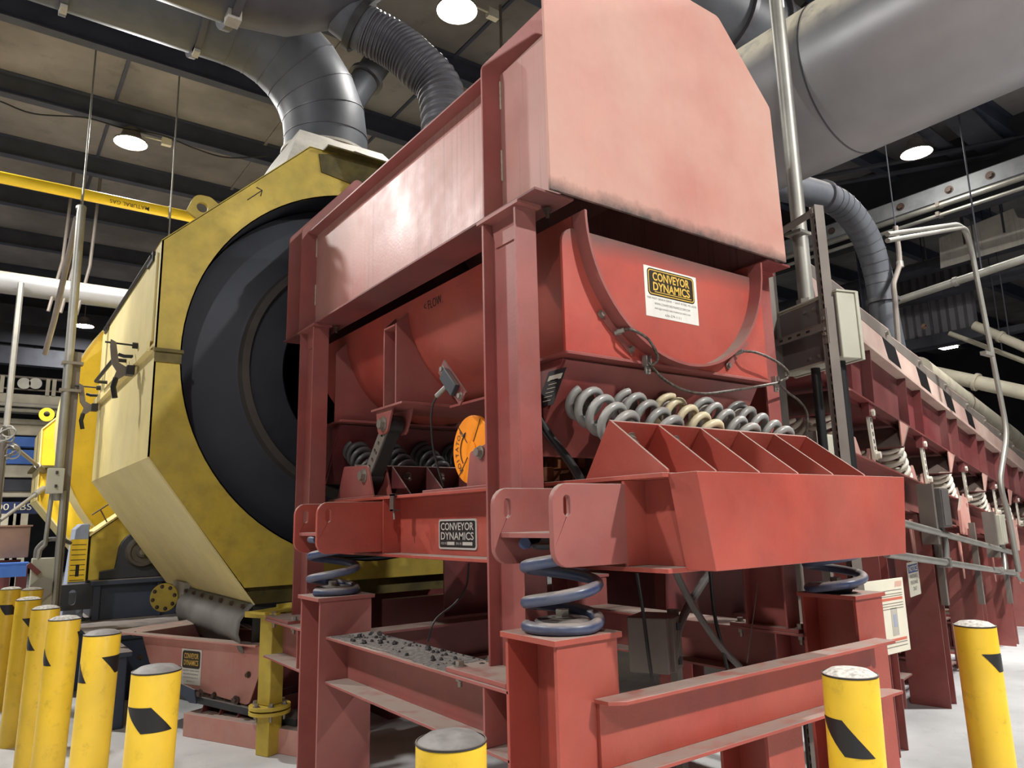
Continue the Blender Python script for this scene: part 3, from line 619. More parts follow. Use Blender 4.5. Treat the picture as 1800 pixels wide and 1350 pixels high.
# sensors on the end plate with braided cables
ye = 2.448
t = thing('vibration_sensor', 'steel sensor bar bolted on the end plate beside the curved lip', 'sensor', tuple(at(1082, 582, Y=ye)))
q0, q1 = at(1053, 548, Y=ye), at(1112, 622, Y=ye); d_ = (q1-q0).normalized(); n_ = V((-d_.z, 0, d_.x))
b = MB(); b.obox((q0+q1)/2, d_*((q1-q0).length/2), n_*.018, Y_*.004); sub(t, 'bar', b, 'red')
for q in (at(1056, 553, Y=ye), at(1108, 614, Y=ye)): b = MB(); b.bolt(q-Y_*.004, -Y_, .013, .014); sub(t, 'bolt', b, 'bolt')
g0 = at(1081, 586, Y=ye-.01); g1 = at(1097, 580, Y=ye-.05)
b = MB(); b.cyl(g0, g1, .012); b.cyl(g0+(g1-g0)*.3, g0+(g1-g0)*.6, .016, n=6); sub(t, 'gland', b, 'galv')
cl1 = at(1136, 640, Y=2.43); cl2 = at(1362, 674, Y=2.43)
t2 = thing('braided_cable', 'braided steel cable looping from the end plate sensor along the red ledge', 'cable', tuple(cl1))
b = MB(); b.tube(bez([g1, at(1112, 580, Y=2.36), at(1140, 597, Y=2.35), at(1156, 628, Y=2.37), at(1146, 642, Y=2.40), cl1-Y_*.02, at(1165, 665, Y=2.41), at(1200, 685, Y=2.41), at(1240, 692, Y=2.41), at(1290, 686, Y=2.41), at(1335, 679, Y=2.41), cl2-Y_*.02]), .0075, 8); sub(t2, 'cable', b, 'cable')
t = thing('vibration_sensor', 'small sensor behind the far side of the curved lip', 'sensor', tuple(at(1295, 622, Y=ye)))
b = MB(); q0, q1 = at(1278, 645, Y=ye), at(1312, 600, Y=ye); d_ = (q1-q0).normalized(); n_ = V((-d_.z, 0, d_.x)); b.obox((q0+q1)/2, d_*((q1-q0).length/2), n_*.018, Y_*.004); sub(t, 'bar', b, 'red')
b = MB(); b.bolt(at(1279, 643, Y=ye)-Y_*.004, -Y_, .013, .014); sub(t, 'bolt', b, 'bolt')
h0, h1 = at(1292, 622, Y=ye-.01), at(1306, 617, Y=ye-.05)
b = MB(); b.cyl(h0, h1, .012); sub(t, 'gland', b, 'galv')
t2 = thing('braided_cable', 'braided steel cable arching from the far lip sensor to the strut rack', 'cable', tuple(cl2))
b = MB(); b.tube(bez([h1, at(1330, 620, Y=2.36), at(1362, 634, Y=2.36), at(1384, 652, Y=2.37), at(1384, 664, Y=2.38), cl2-Y_*.03, at(1385, 690, Y=2.5), at(1405, 705, Y=2.55), at(1418, 725, Y=2.6), at(1418, 760, Y=2.6), at(1410, 790, Y=2.6)]), .0075, 8); sub(t2, 'cable', b, 'cable')
for c, lb_ in ((cl1, 'small galvanized cable clamp on the ledge under the curved lip'), (cl2, 'small galvanized cable clamp at the far end of the ledge')):
    t = thing('cable_clamp', lb_, 'clamp', tuple(c))
    b = MB(); b.box(c.x-.018, c.x+.018, c.y-.02, c.y+.012, c.z-.012, c.z-.004); b.box(c.x-.018, c.x-.012, c.y-.02, c.y+.01, c.z-.012, c.z+.04); b.box(c.x+.012, c.x+.018, c.y-.02, c.y+.01, c.z-.012, c.z+.04); b.box(c.x-.016, c.x+.016, c.y-.01, c.y+.0, c.z-.05, c.z-.01); sub(t, 'jaw', b, 'galv')
    b = MB(); b.bolt((c.x, c.y-.01, c.z-.035), -Y_, .007, .01); sub(t, 'screw', b, 'bolt')
# beam clamp with little drop chain by the name plate
c = at(692, 878, X=2.06); t = thing('beam_clamp', 'small rusty beam clamp on the upper flange left of the maker plate', 'clamp', tuple(c))
b = MB(); b.box(c.x-.015, c.x-.005, c.y-.025, c.y+.025, c.z-.07, c.z+.035); b.box(c.x-.015, c.x+.05, c.y-.025, c.y+.025, 1.757, 1.767); b.box(c.x-.015, c.x+.03, c.y-.02, c.y+.02, c.z-.07, c.z-.06); sub(t, 'jaw', b, 'boltd')
b = MB(); b.tube([(c.x, c.y, c.z-.06), (c.x, c.y-.01, c.z-.12)], .006); sub(t, 'screw', b, 'bolt')

# ================================================================ bollards
def bollard(label, x, y, z, stripes, cap, top=1.07, lean=(0, 0), grp='yellow bollards round the machine'):
    t = thing('bollard', label, 'bollard', (x, y, 0), grp)
    r = .0875; T = Matrix.Shear('XY', 4, (lean[0], lean[1])); O = Matrix.Translation((x, y, 0))
    T = O @ T
    b = MB(T); b.lathe([(r, 0), (r, top-.012), (r-.004, top-.004)], (0, 0, 0), Z_, 40); sub(t, 'sleeve', b, 'yel')
    b = MB(T); b.lathe([(r-.004, top-.004), (r*.7, top+.010), (r*.3, top+.016), (0, top+.018)], (0, 0, 0), Z_, 40); sub(t, 'cap', b, cap)
    b = MB(T); b.lathe([(r+.0006, top-.008), (r+.0008, top-.003), (r-.003, top-.002)], (0, 0, 0), Z_, 40); sub(t, 'cap_rim', b, 'blkp')
    for a0, a1, z1, z0, sh in stripes:
        b = MB(T); n = 14; vs_ = []; fs = []
        for i in range(n+1):
            for j in range(7):
                a_ = R(a0)+R(a1-a0)*i/n+R(sh)*j/6; vs_.append(((r+.0012)*math.cos(a_), (r+.0012)*math.sin(a_), z1+(z0-z1)*j/6))
        for i in range(n):
            for j in range(6): fs.append((i*7+j, i*7+j+1, (i+1)*7+j+1, (i+1)*7+j))
        b.add(vs_, fs); sub(t, 'stripe', b, 'blk')
    return t
cw = 'white'; cd = 'iron'
M['capg'] = mat('gritty_bollard_cap', (190, 186, 178), .9, var=.25, scale=60, grime=.3, gscale=40)
M['capd'] = mat('dark_bollard_cap', (120, 116, 114), .6, var=.15, scale=20, grime=.3, gscale=30, gcol=(60, 58, 56))
def face(x, y): return math.degrees(math.atan2(-y, -x))      # angle on the post that faces the lens
def st(x, y, da, wd, z1, z0, sh): f = face(x, y); return (f+da, f+da+wd, z1, z0, sh)
bollard('nearest yellow bollard with bare dark top, cut by the bottom picture edge', 1.001, 1.66, 0, [st(1, 1.66, 100, 60, .94, .85, 40)], 'capd')
bollard('yellow bollard with white gritty top and black slanted patch before the far stand', 2.415, 1.449, 0, [st(2.415, 1.449, -86, 62, .935, .825, 62)], 'capg', lean=(.0, -.02))
bollard('rightmost yellow bollard standing on the open grey floor', 3.834, 1.611, 0, [st(3.834, 1.611, 8, 70, .95, .87, 46)], 'capg', lean=(-.02, 0))
bollard('yellow bollard with whole black diamond patch before the red hopper', .58, 3.156, 0, [st(.58, 3.156, -80, 74, .95, .862, 55)], 'capd', lean=(.03, .02))
bollard('yellow bollard with dark top next behind the one with the diamond patch', .555, 4.437, 0, [st(.555, 4.437, 4, 85, .96, .875, 50), st(.555, 4.437, -125, 50, .93, .84, 40)], 'capd', lean=(.03, .02))
bollard('yellow bollard third from the red hopper in the left row', .463, 5.333, 0, [st(.463, 5.333, 55, 50, .99, .91, 35), st(.463, 5.333, -112, 38, .90, .81, 45)], 'capg', lean=(.03, .02))
bollard('yellow bollard fourth from the red hopper in the left row', .431, 6.155, 0, [st(.431, 6.155, 30, 60, .97, .89, 45), st(.431, 6.155, -115, 45, .89, .80, 45)], 'capg', lean=(.02, .02))
bollard('slim looking yellow bollard before the disconnect switch', .375, 7.057, 0, [st(.375, 7.057, -20, 75, .93, .84, 45)], 'capg', lean=(.02, .02))
bollard('half hidden yellow bollard farthest back in the left row', .46, 8.2, 0, [], 'capg', lean=(.02, .02))
bollard('yellow bollard at the left picture edge', .307, 8.459, 0, [st(.307, 8.459, -60, 75, .93, .84, 45)], 'capg', lean=(.02, .02))

# ================================================================ drum line: housing, drum, ring guard, far housing
DY, DC, DR = 6.0, (2.86, 2.95), 1.67
h = thing('drum_housing', 'huge yellow octagonal drum housing with round opening and dusty side panels', 'drum housing', (2.86, 7.6, .95))
oct_ = [(1.0, 2.12), (1.0, 3.83), (2.17, 4.98), (3.55, 4.98), (4.72, 3.83), (4.72, 2.12), (3.95, 1.12), (1.75, 1.12)]
b = MB(); b.prism(oct_, 'xz', DY, DY+.014, holes=[circ(DC[0], DC[1], DR, 96)]); sub(h, 'front_face', b, 'yelh')
b = MB(); b.lathe([(DR, 0), (DR+.01, .0), (DR+.01, .45), (DR, .45), (DR, 0)], (DC[0], DY, DC[1]), Y_, 96); sub(h, 'opening_collar', b, 'drum')
YB = 9.26
b = MB(); b.box(1.0, 1.012, DY, YB, 2.12, 2.96); sub(h, 'side_panel', b, 'yelp')
b = MB(); b.box(1.0, 1.012, DY, YB, 2.96, 3.83); d = sub(h, 'side_frame', b, 'yelp')
b = MB(); b.box(.985, 1.0, DY+.10, YB-.08, 3.03, 3.76); dr = sub(h, 'access_door', b, 'yelp', bevel=.004)
b = MB(); b.tube([(.975, DY+.25, 3.77), (.975, YB-.3, 3.77)], .018); b.box(.97, .99, DY+.2, DY+.45, 3.72, 3.80); b.box(.97, .99, YB-.6, YB-.3, 3.72, 3.80); b.build('door_hinge', 'blkp', dr)
b = MB(); b.box(.955, .975, DY+.08, YB, 2.955, 3.02); b.box(.955, 1.0, DY+.08, YB, 2.945, 2.957); sub(h, 'door_sill', b, 'yelp')
b = MB(); b.box(.99, 1.20, DY-.03, DY, 2.93, 2.955); b.box(1.0, 1.19, DY-.012, DY, 2.85, 2.93); sub(h, 'seam_flange', b, 'yeld')
def slope(x0, z0, x1, z1, y0, y1, nm, m, th_=.012):
    d_ = V((x1-x0, 0, z1-z0)); n_ = V((-d_.z, 0, d_.x)).normalized(); b = MB()
    b.obox(((x0+x1)/2, (y0+y1)/2, (z0+z1)/2), d_/2, (0, (y1-y0)/2, 0), n_*th_/2); return sub(h, nm, b, m)
slope(1.0, 2.12, 1.83, .985, DY-.004, YB, 'sloped_panel', 'yelp')
slope(1.0, 3.83, 2.17, 4.98, DY, YB, 'roof_panel', 'yelh'); slope(2.17, 4.98, 3.55, 4.98, DY, YB, 'roof_panel', 'yelh'); slope(3.55, 4.98, 4.72, 3.83, DY, YB, 'roof_panel', 'yelh')
slope(4.72, 3.83, 4.72, 2.12, DY, YB, 'side_panel', 'yelh'); slope(4.72, 2.12, 3.95, 1.12, DY, YB, 'sloped_panel', 'yelh')
P = [(1.83, .985), (1.75, 1.12), (3.95, 1.12), (3.88, .985)]
for y_ in (DY+.05, YB-.1): b = MB(); b.prism(P, 'xz', y_, y_+.012); sub(h, 'chute_end', b, 'yeld')
b = MB(); b.prism(oct_, 'xz', YB, YB+.014, holes=[circ(DC[0], DC[1], 1.50, 72)]); sub(h, 'back_face', b, 'yelh')
b = MB()
Pt = [(2.25, 4.93), (2.45, 4.98), (2.6, 5.06), (2.9, 5.04), (3.2, 5.07), (3.5, 5.0), (3.5, 4.72), (3.1, 4.74), (2.6, 4.72), (2.28, 4.76)]
b.prism(Pt, 'xz', DY-.012, DY-.002); b.box(2.3, 3.55, DY-.1, DY+.1, 4.985, 5.0); sub(h, 'sooty_flashing', b, 'yeld')
b = MB(); e = at(355, 370, Y=DY+.05); P = rpoly([(e.x-.12, e.z-.03), (e.x-.06, e.z+.13), (e.x+.06, e.z+.13), (e.x+.16, e.z+.06), (e.x+.06, e.z-.14)], [0, .08, .06, 0, 0])
b.prism(P, 'xz', DY+.04, DY+.075, holes=[circ(e.x, e.z+.025, .045, 20)]); sub(h, 'lifting_eye', b, 'yelh')
p = at(448, 343, Y=DY-.002); b = MB()
b.tube([p+V((-.06, -.002, -.06)), p+V((.06, -.002, .06))], .004, 6); b.tube([p+V((.01, -.002, .075)), p+V((.06, -.002, .06)), p+V((.05, -.002, .005))], .004, 6); sub(h, 'drawn_arrow', b, 'ink')
def toggle(yc):
    b = MB(); b.box(.91, .97, yc-.05, yc+.05, 2.86, 2.94); k = sub(h, 'toggle_clamp', b, 'blkp', bevel=.004)
    b = MB(); P = [(.92, 2.92), (.85, 2.96), (.82, 3.13), (.78, 3.15), (.78, 3.09), (.80, 2.95), (.84, 2.89), (.82, 2.82), (.86, 2.82), (.92, 2.87)]
    b.prism(P, 'xz', yc-.018, yc+.018); b.build('lever', 'galvd', k)
    b = MB(); b.tube([(.84, yc, 2.83), (.825, yc, 2.75), (.845, yc, 2.66)], .022, 10); b.build('grip', 'rubd', k)
    b = MB(); b.tube([(.74, yc, 3.125), (.99, yc, 3.12)], .008); b.cyl((.945, yc, 3.12), (.985, yc, 3.12), .026); b.build('push_rod', 'blkp', k)
    b = MB(); b.tube([(.985, yc+.22, 3.07), (.92, yc+.24, 3.07), (.88, yc+.26, 3.085)], .016, 8); b.build('door_pull', 'blkp', k)
toggle(6.72); toggle(9.0)
b = MB(); b.tube(fillet([(.985, 7.3, 3.1), (.88, 7.3, 3.1), (.88, 8.5, 3.1), (.985, 8.5, 3.1)], .03), .018); b.build('handle', 'blkp', dr)
dm = thing('rotary_drum', 'big dark rotary drum with worn ring seen through the round housing opening', 'drum', (2.86, 9, 2.95))
b = MB(); b.lathe([(1.655, .36), (1.60, .34), (1.20, .27), (1.17, .26)], (DC[0], DY, DC[1]), Y_, 96); sub(dm, 'end_disc', b, 'drum')
b = MB(); b.lathe([(1.17, .26), (1.15, .20), (1.09, .20), (1.07, .25)], (DC[0], DY, DC[1]), Y_, 96); sub(dm, 'wear_ring', b, 'drumr')
b = MB(); b.lathe([(1.07, .25), (.80, .22), (.78, .25)], (DC[0], DY, DC[1]), Y_, 96); sub(dm, 'inner_disc', b, 'drum')
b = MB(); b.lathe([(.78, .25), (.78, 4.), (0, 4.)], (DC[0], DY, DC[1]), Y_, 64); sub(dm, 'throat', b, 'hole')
b = MB(); b.lathe([(1.47, .6), (1.47, 12.4)], (DC[0], DY, DC[1]), Y_, 96); sub(dm, 'shell', b, 'cream')
g = thing('ring_guard', 'bright yellow round ring guard plate standing behind the drum housing', 'guard', (2.86, 10.7, .9))
ro = 2.10
b = MB(); b.prism(circ(DC[0], DC[1], ro, 96), 'xz', 10.7, 10.72, holes=[circ(DC[0], DC[1], 1.53, 96)]); sub(g, 'face', b, 'yelb')
b = MB(); b.lathe([(ro, 0), (ro+.015, 0), (ro+.015, .7), (ro, .7), (ro, 0)], (DC[0], 10.66, DC[1]), Y_, 96); sub(g, 'rim', b, 'yelp')
b = MB(); b.prism(circ(DC[0], DC[1], ro, 96), 'xz', 11.34, 11.36, holes=[circ(DC[0], DC[1], 1.53, 96)]); sub(g, 'back_plate', b, 'yelb')
b = MB(); P = rpoly([(1.2, 1.75), (1.55, 1.75), (1.75, 1.5), (1.75, 1.036), (1.2, 1.036)], .02); b.prism(P, 'xz', 10.68, 11.36); sub(g, 'foot', b, 'yelb')
h2 = thing('far_housing', 'far yellow octagonal housing half hidden by the ring guard', 'drum housing', (2.86, 15.5, .8))
o2 = [(.82, 2.10), (.80, 3.33), (1.75, 4.35), (3.97, 4.35), (4.92, 3.33), (4.92, 2.10), (4.2, 1.1), (1.6, 1.1)]
b = MB(); b.prism(o2, 'xz', 15.0, 15.02, holes=[circ(DC[0], DC[1], 1.53, 64)]); sub(h2, 'front_face', b, 'yelb')
b = MB(); b.prism(o2, 'xz', 16.6, 16.62, holes=[circ(DC[0], DC[1], 1.53, 64)]); sub(h2, 'back_face', b, 'yelb')
for (a_, c_) in zip(o2, o2[1:]+o2[:1]):
    d_ = V((c_[0]-a_[0], 0, c_[1]-a_[1])); n_ = V((-d_.z, 0, d_.x)).normalized(); b = MB(); b.obox(((a_[0]+c_[0])/2, 15.8, (a_[1]+c_[1])/2), d_/2, (0, .82, 0), n_*.012); sub(h2, 'side_plate', b, 'yelp')
b = MB(); b.box(.72, 1.5, 14.9, 16.7, 2.66, 2.70); sub(h2, 'seam_flange', b, 'yeld')
b = MB(); b.prism(circ(.86, 3.62, .12, 20), 'xz', 15.2, 15.25, holes=[circ(.86, 3.63, .05, 14)]); sub(h2, 'lifting_eye', b, 'yelb')
# supports down to the floor
t = thing('drum_cradle', 'dark steel cradle carrying the far part of the drum line', 'cradle', (2.86, 13, 0))
for y in (11.6, 14.4):
    b = MB(); b.box(1.6, 4.1, y, y+.5, 0, 1.35); sub(t, 'saddle', b, 'navy')
b = MB(); b.box(2.3, 2.5, 11.6, 14.9, .2, .5); sub(t, 'tie_beam', b, 'navy')

# ================================================================ chute below the housing: skirt, hopper, base
t = thing('rubber_skirt', 'grey dusty rubber skirt bolted under the sloped yellow panel above the hopper', 'skirt', (1.8, 7, .7))
b = MB(); vs_ = []; fs = []; n = 24
for i in range(n+1):
    y = 5.94+2.15*i/n; k = 1-.25*math.sin(PI*i/n)
    for j, (dx, z) in enumerate(((.0, 1.0), (-.05, .95), (-.10, .88), (-.11, .78), (-.06, .64))): vs_.append((1.80+dx+.008*math.sin(i*.8)*(j > 1), y-.06*j*(1 if i > n/2 else -1)*0, z))
for i in range(n):
    for j in range(4): fs.append((i*5+j, i*5+j+1, (i+1)*5+j+1, (i+1)*5+j))
b.add(vs_, fs); o = sub(t, 'sheet', b, 'rub', smooth=80); sm = o.modifiers.new('thick', 'SOLIDIFY'); sm.thickness = .012
for i in range(7):
    b = MB(); b.bolt((1.765, 6.05+i*.32, .975), V((-1, 0, .3)), .016, .02); sub(t, 'bolt', b, 'boltd')
b = MB(); b.box(1.74, 1.80, 8.0, 8.5, .9, 1.05); b.box(1.7, 1.86, 8.3, 8.9, .86, .92); sub(t, 'end_bracket', b, 'chute')
b = MB(); b.slab([[(1.80, 5.93, .98), (1.80, 5.93, .70), (2.02, 5.90, .76), (2.02, 5.90, .95)]], V((0, 0, 0)), V((0, .014, 0))); sub(t, 'end_flap', b, 'rubd')
EY = V((-.423, .906, 0)); EX = V((.906, .423, 0)); HB = V((1.76, 5.9, 0))
def hp(a_, c_, z): return HB+EY*a_+EX*c_+Z_*z
t = thing('receiving_hopper', 'red dusty hopper with flared rim and maker label catching the rubber skirt', 'hopper', tuple(hp(.6, .3, .25)))
body = [(-.09, .71), (1.36, .71), (1.23, .48), (.9, .345), (.03, .255), (-.10, .56)]
b = MB(); b.slab([[hp(a_, .06, z) for a_, z in rpoly(body, [0, 0, 0, 0, .05, 0])]], V((0, 0, 0)), EX*.01); sub(t, 'side_plate', b, 'reddust', bevel=.002)
b = MB(); b.slab([[hp(a_, .62, z) for a_, z in body]], V((0, 0, 0)), EX*.01); sub(t, 'side_plate', b, 'redd')
for (a_, z), (c_, z2) in (((1.36, .71), (1.23, .48)), ((1.23, .48), (.9, .345)), ((-.09, .71), (-.10, .56)), ((-.10, .56), (.03, .255))):
    b = MB(); b.slab([[hp(a_, .07, z), hp(c_, .07, z2), hp(c_, .62, z2), hp(a_, .62, z)]], V((0, 0, 0)), V((.0, .0, .008))); sub(t, 'end_plate', b, 'redd')
b = MB(); b.slab([[hp(-.12, -.03, .70), hp(1.62, -.06, .72), hp(1.42, .08, .705), hp(-.1, .08, .70)]], V((0, 0, 0)), V((0, 0, .012)))
b.slab([[hp(1.62, -.06, .72), hp(1.62, .72, .72), hp(1.38, .60, .705), hp(1.40, .06, .705)]], V((0, 0, 0)), V((0, 0, .012))); b.slab([[hp(-.1, .6, .70), hp(1.4, .6, .70), hp(1.62, .72, .72), hp(-.1, .72, .71)]], V((0, 0, 0)), V((0, 0, .012))); sub(t, 'rim', b, 'reddust')
for px, py in ((325, 1211), (338, 1214), (377, 1222), (418, 1230), (437, 1186), (247, 1155), (238, 1115)):
    q = atn(px, py, hp(0, .058, 0), EX); b = MB(); b.bolt(q, -EX, .017, .02); sub(t, 'bolt', b, 'boltd')
lc = atn(336, 1172, hp(0, .057, 0), EX)
b = MB(); plate(b, lc, -EY, Z_, .24, .27, .002); st_ = sub(t, 'maker_label', b, 'label'); st_['label'] = 'white maker label with dark logo'
b = MB(); plate(b, lc+Z_*.055, -EY, Z_, .215, .135, .001, rad=.02, off=.002); b.build('logo_panel', 'brown', st_)
text('CONVEYOR', 'logo_lettering', 'gold', st_, lc+Z_*.083, -EY, Z_, .175, .042, off=.0036, font_off=.02); text('DYNAMICS', 'logo_lettering', 'gold', st_, lc+Z_*.031, -EY, Z_, .175, .042, off=.0036, font_off=.02)
for k_, (s_, w_) in enumerate((('7300 WEST GENEVA DRIVE', .2), ('WWW.CONVEYORDYNAMICSCORP.COM', .18), ('INFO@CONVEYORDYNAMICSCORP.COM', .18), ('636-279-1111', .09))):
    text(s_, 'address_lettering', 'ink', st_, lc-Z_*(.03+k_*.027), -EY, Z_, w_, .011, off=.0026)
t = thing('chute_base', 'dusty red low base with dark gusset plates under the hopper', 'base', tuple(hp(.4, .3, 0)))
b = MB(); b.slab([[hp(-.65, -.05, 0), hp(.62, -.05, 0), hp(.62, .5, 0), hp(-.65, .5, 0)]], V((0, 0, 0)), V((0, 0, .17))); sub(t, 'plinth', b, 'reddust', bevel=.004)
for k_ in range(5):
    b = MB(); a_ = .5-.2*k_; b.slab([[hp(a_, .02, .17), hp(a_, .3, .17), hp(a_, .4, .34), hp(a_, .10, .34)]], V((0, 0, 0)), EY*.012); sub(t, 'gusset', b, 'redd')
b = MB(); b.slab([[hp(-.5, .02, .22), hp(.9, .02, .30), hp(.9, .5, .30), hp(-.5, .5, .22)]], V((0, 0, -.05)), V((0, 0, .0))); sub(t, 'slide_rail', b, 'iron')
b = MB(); b.slab([[hp(.95, -.02, .42), hp(.55, -.02, .34), hp(.52, -.02, .24), hp(.6, -.02, .24)]], V((0, 0, 0)), EX*.012); sub(t, 'side_bracket', b, 'navy')
for a_ in (.5, .1, -.25):
    b = MB(); b.bolt(hp(a_, -.0, .30+.03*a_), -EX, .022, .022); sub(t, 'bolt', b, 'boltd')
# yellow flanged post
pc = at(474, 1245, Y=5.55); t = thing('flanged_post', 'yellow square post with round bolted flange joint before the hopper', 'post', (pc.x, 5.55, 0))
def sq(z0, z1): b = MB(); b.obox((pc.x, 5.55, (z0+z1)/2), EX*.062, EY*.062, Z_*(z1-z0)/2); return b
sub(t, 'upper_tube', sq(.335, .96), 'yelh', bevel=.006); sub(t, 'lower_tube', sq(0, .275), 'yelh', bevel=.006)
for z in (.275, .31):
    b = MB(); b.cyl((pc.x, 5.55, z), (pc.x, 5.55, z+.024), .145, n=36); sub(t, 'flange', b, 'yelh', bevel=.002)
for k_ in range(6):
    an = k_*PI/3+.3; b = MB(); q = V((pc.x+.11*math.cos(an), 5.55+.11*math.sin(an), .334)); b.bolt(q, Z_, .016, .018); b.cyl(q-Z_*.1, q, .009); sub(t, 'bolt', b, 'bolt')
b = MB(); c = V((pc.x, 5.55, .93)); b.obox(c+EX*.16+V((0, 0, .0)), EX*.12, EY*.01, Z_*.09); b.obox(c+EX*.06+Z_*.05, EX*.22, EY*.09, Z_*.008); b.obox(c-EY*.0-EX*.1+Z_*.03, EX*.02, EY*.16, Z_*.02); sub(t, 'top_bracket', b, 'yelh')
# blind flange on a stub pipe
q = at(290, 1050, Y=8.3); t = thing('blind_flange', 'round yellow blind flange on a stub pipe left of the rubber skirt', 'flange', tuple(q))
ax = (q-EYE); ax.z = 0; ax = V((-.55, -.83, 0)).normalized()
b = MB(); b.cyl(q, q+ax*.03, .14, n=36); sub(t, 'disc', b, 'yelh', bevel=.003)
for k_ in range(8):
    an = k_*PI/4+.2; s1 = V((-ax.y, ax.x, 0)); b = MB(); b.bolt(q+ax*.03+s1*.11*math.cos(an)+Z_*.11*math.sin(an), ax, .014, .014); sub(t, 'bolt', b, 'boltd')
b = MB(); b.cyl(q, q-ax*.9, .07); sub(t, 'stub_pipe', b, 'yelh')

# ================================================================ trunnion base left of the drum
t = thing('trunnion_plinth', 'dark navy trunnion base with stepped plinth under the roller bearing', 'base', (1.8, 9.8, 0))
PL = [(1.0, 7.0), (1.12, 7.0), (1.12, 8.1), (2.5, 8.1), (2.5, 11.2), (.82, 11.2), (.82, 8.9), (1.0, 8.9)]
b = MB(); b.prism(PL, 'xy', 0, .56); sub(t, 'plinth', b, 'navy', bevel=.01)
b = MB(); b.prism([(.97, 6.96), (1.15, 6.96), (1.15, 8.06), (2.54, 8.06), (2.54, 11.24), (.79, 11.24), (.79, 8.86), (.97, 8.86)], 'xy', .56, .60); sub(t, 'plinth_top', b, 'navy', bevel=.006)
b = MB(); b.box(1.16, 2.0, 9.55, 11.1, .60, .98); b.box(1.13, 1.2, 9.5, 9.56, .60, .98); b.box(1.78, 1.83, 9.5, 9.56, .60, .98); sub(t, 'pedestal', b, 'navy', bevel=.006)
b = MB(); b.box(1.10, 2.04, 9.47, 11.15, .98, 1.035); sub(t, 'pedestal_top', b, 'navy', bevel=.008)
b = MB(); P = rpoly([(.77, .735), (1.12, .735), (1.12, 1.01), (.77, 1.01)], [.06, 0, 0, .06]); b.prism(P, 'xz', 9.50, 9.53, holes=[[(.93+.035*math.cos(k*PI/10), .87+(.045 if k < 10 else -.045)+.035*math.sin(k*PI/10)) for k in range(20)]]); sub(t, 'lifting_lug', b, 'iron', bevel=.003)
t = thing('pillow_block', 'dark cast pillow block bearing on the navy trunnion base', 'bearing', (1.6, 9.6, 1.035))
c = at(250, 970, Y=9.56); r_ = .19
P = [(c.x-.42, 1.035), (c.x-.42, 1.13), (c.x-.27, 1.15), (c.x-.25, c.z)]+[(c.x+.25*math.cos(R(a_)), c.z+.25*math.sin(R(a_))) for a_ in range(165, 10, -15)]+[(c.x+.25, c.z), (c.x+.27, 1.15), (c.x+.42, 1.13), (c.x+.42, 1.035)]
b = MB(); b.prism(P, 'xz', 9.56, 9.86); sub(t, 'casting', b, 'iron', bevel=.01)
b = MB(); b.lathe([(0, .05), (.06, .05), (.07, .03), (.12, .03), (.13, .045), (.16, .045), (.17, .02), (.18, 0)], (c.x, 9.56, c.z), -Y_, 36); sub(t, 'end_cover', b, 'drumr')
b = MB(); b.bolt((c.x, 9.51, c.z), -Y_, .025, .02); sub(t, 'bolt', b, 'bolt')
t = thing('trunnion_roller', 'dark trunnion roller behind the pillow block under the ring guard', 'roller', (c.x, 10.7, 1.035))
b = MB(); b.cyl((c.x, 9.84, c.z), (c.x, 11.3, c.z), .07); sub(t, 'shaft', b, 'drumr')
b = MB(); b.cyl((c.x, 10.3, c.z), (c.x, 10.6, c.z), .24, n=40); sub(t, 'wheel', b, 'iron')
t = thing('roller_guard', 'chipped yellow sloped guard box beside the pillow block', 'guard', (1.2, 9.6, 1.035))
P = [(1.08, 1.035), (1.08, 1.52), (1.45, 1.80), (1.62, 1.70), (1.56, 1.5), (1.42, 1.36), (1.36, 1.16), (1.30, 1.04)]
b = MB(); b.prism(P, 'xz', 9.62, 10.2); sub(t, 'box', b, 'yelh', bevel=.004)
b = MB(); b.slab([[(1.06, 9.6, 1.53), (1.47, 9.6, 1.84), (1.47, 10.2, 1.84), (1.06, 10.2, 1.53)]], V((0, 0, -.012)), V((0, 0, .012))); sub(t, 'lid', b, 'yelp')
b = MB(); b.tube([(1.25, 9.75, 1.66), (1.16, 9.72, 1.82)], .008); b.tube([(1.08, 9.72, 1.76), (1.24, 9.72, 1.88)], .008); sub(t, 'tee_handle', b, 'boltd')
t = thing('coupling_guard', 'pale blue tapered guard with yellow notice sheet behind the disconnect switch', 'guard', (1.0, 9.8, .6))
b = MB(); P = [(.85, .60), (.915, 1.60), (.97, 1.66), (1.055, 1.66), (1.055, .60)]; b.prism(P, 'xz', 9.60, 10.0); sub(t, 'shell', b, 'ltblue', bevel=.01)
b = MB(); b.box(.83, 1.07, 9.58, 10.02, .60, .64); sub(t, 'foot', b, 'navy')
q = at(137, 985, Y=9.595); b = MB(); plate(b, q, X_, Z_, .17, .46, .003); s_ = sub(t, 'notice_sheet', b, 'yelb'); s_['label'] = 'yellow notice sheet'
for k_ in range(8): b = MB(); plate(b, q+Z_*(.17-k_*.055), X_, Z_, .14, .008, .001, off=.003); b.build('printed_line', 'ink', s_)
b = MB(); plate(b, q-Z_*.11, X_, Z_, .035, .13, .001, off=.0035); b.build('slot', 'blk', s_)

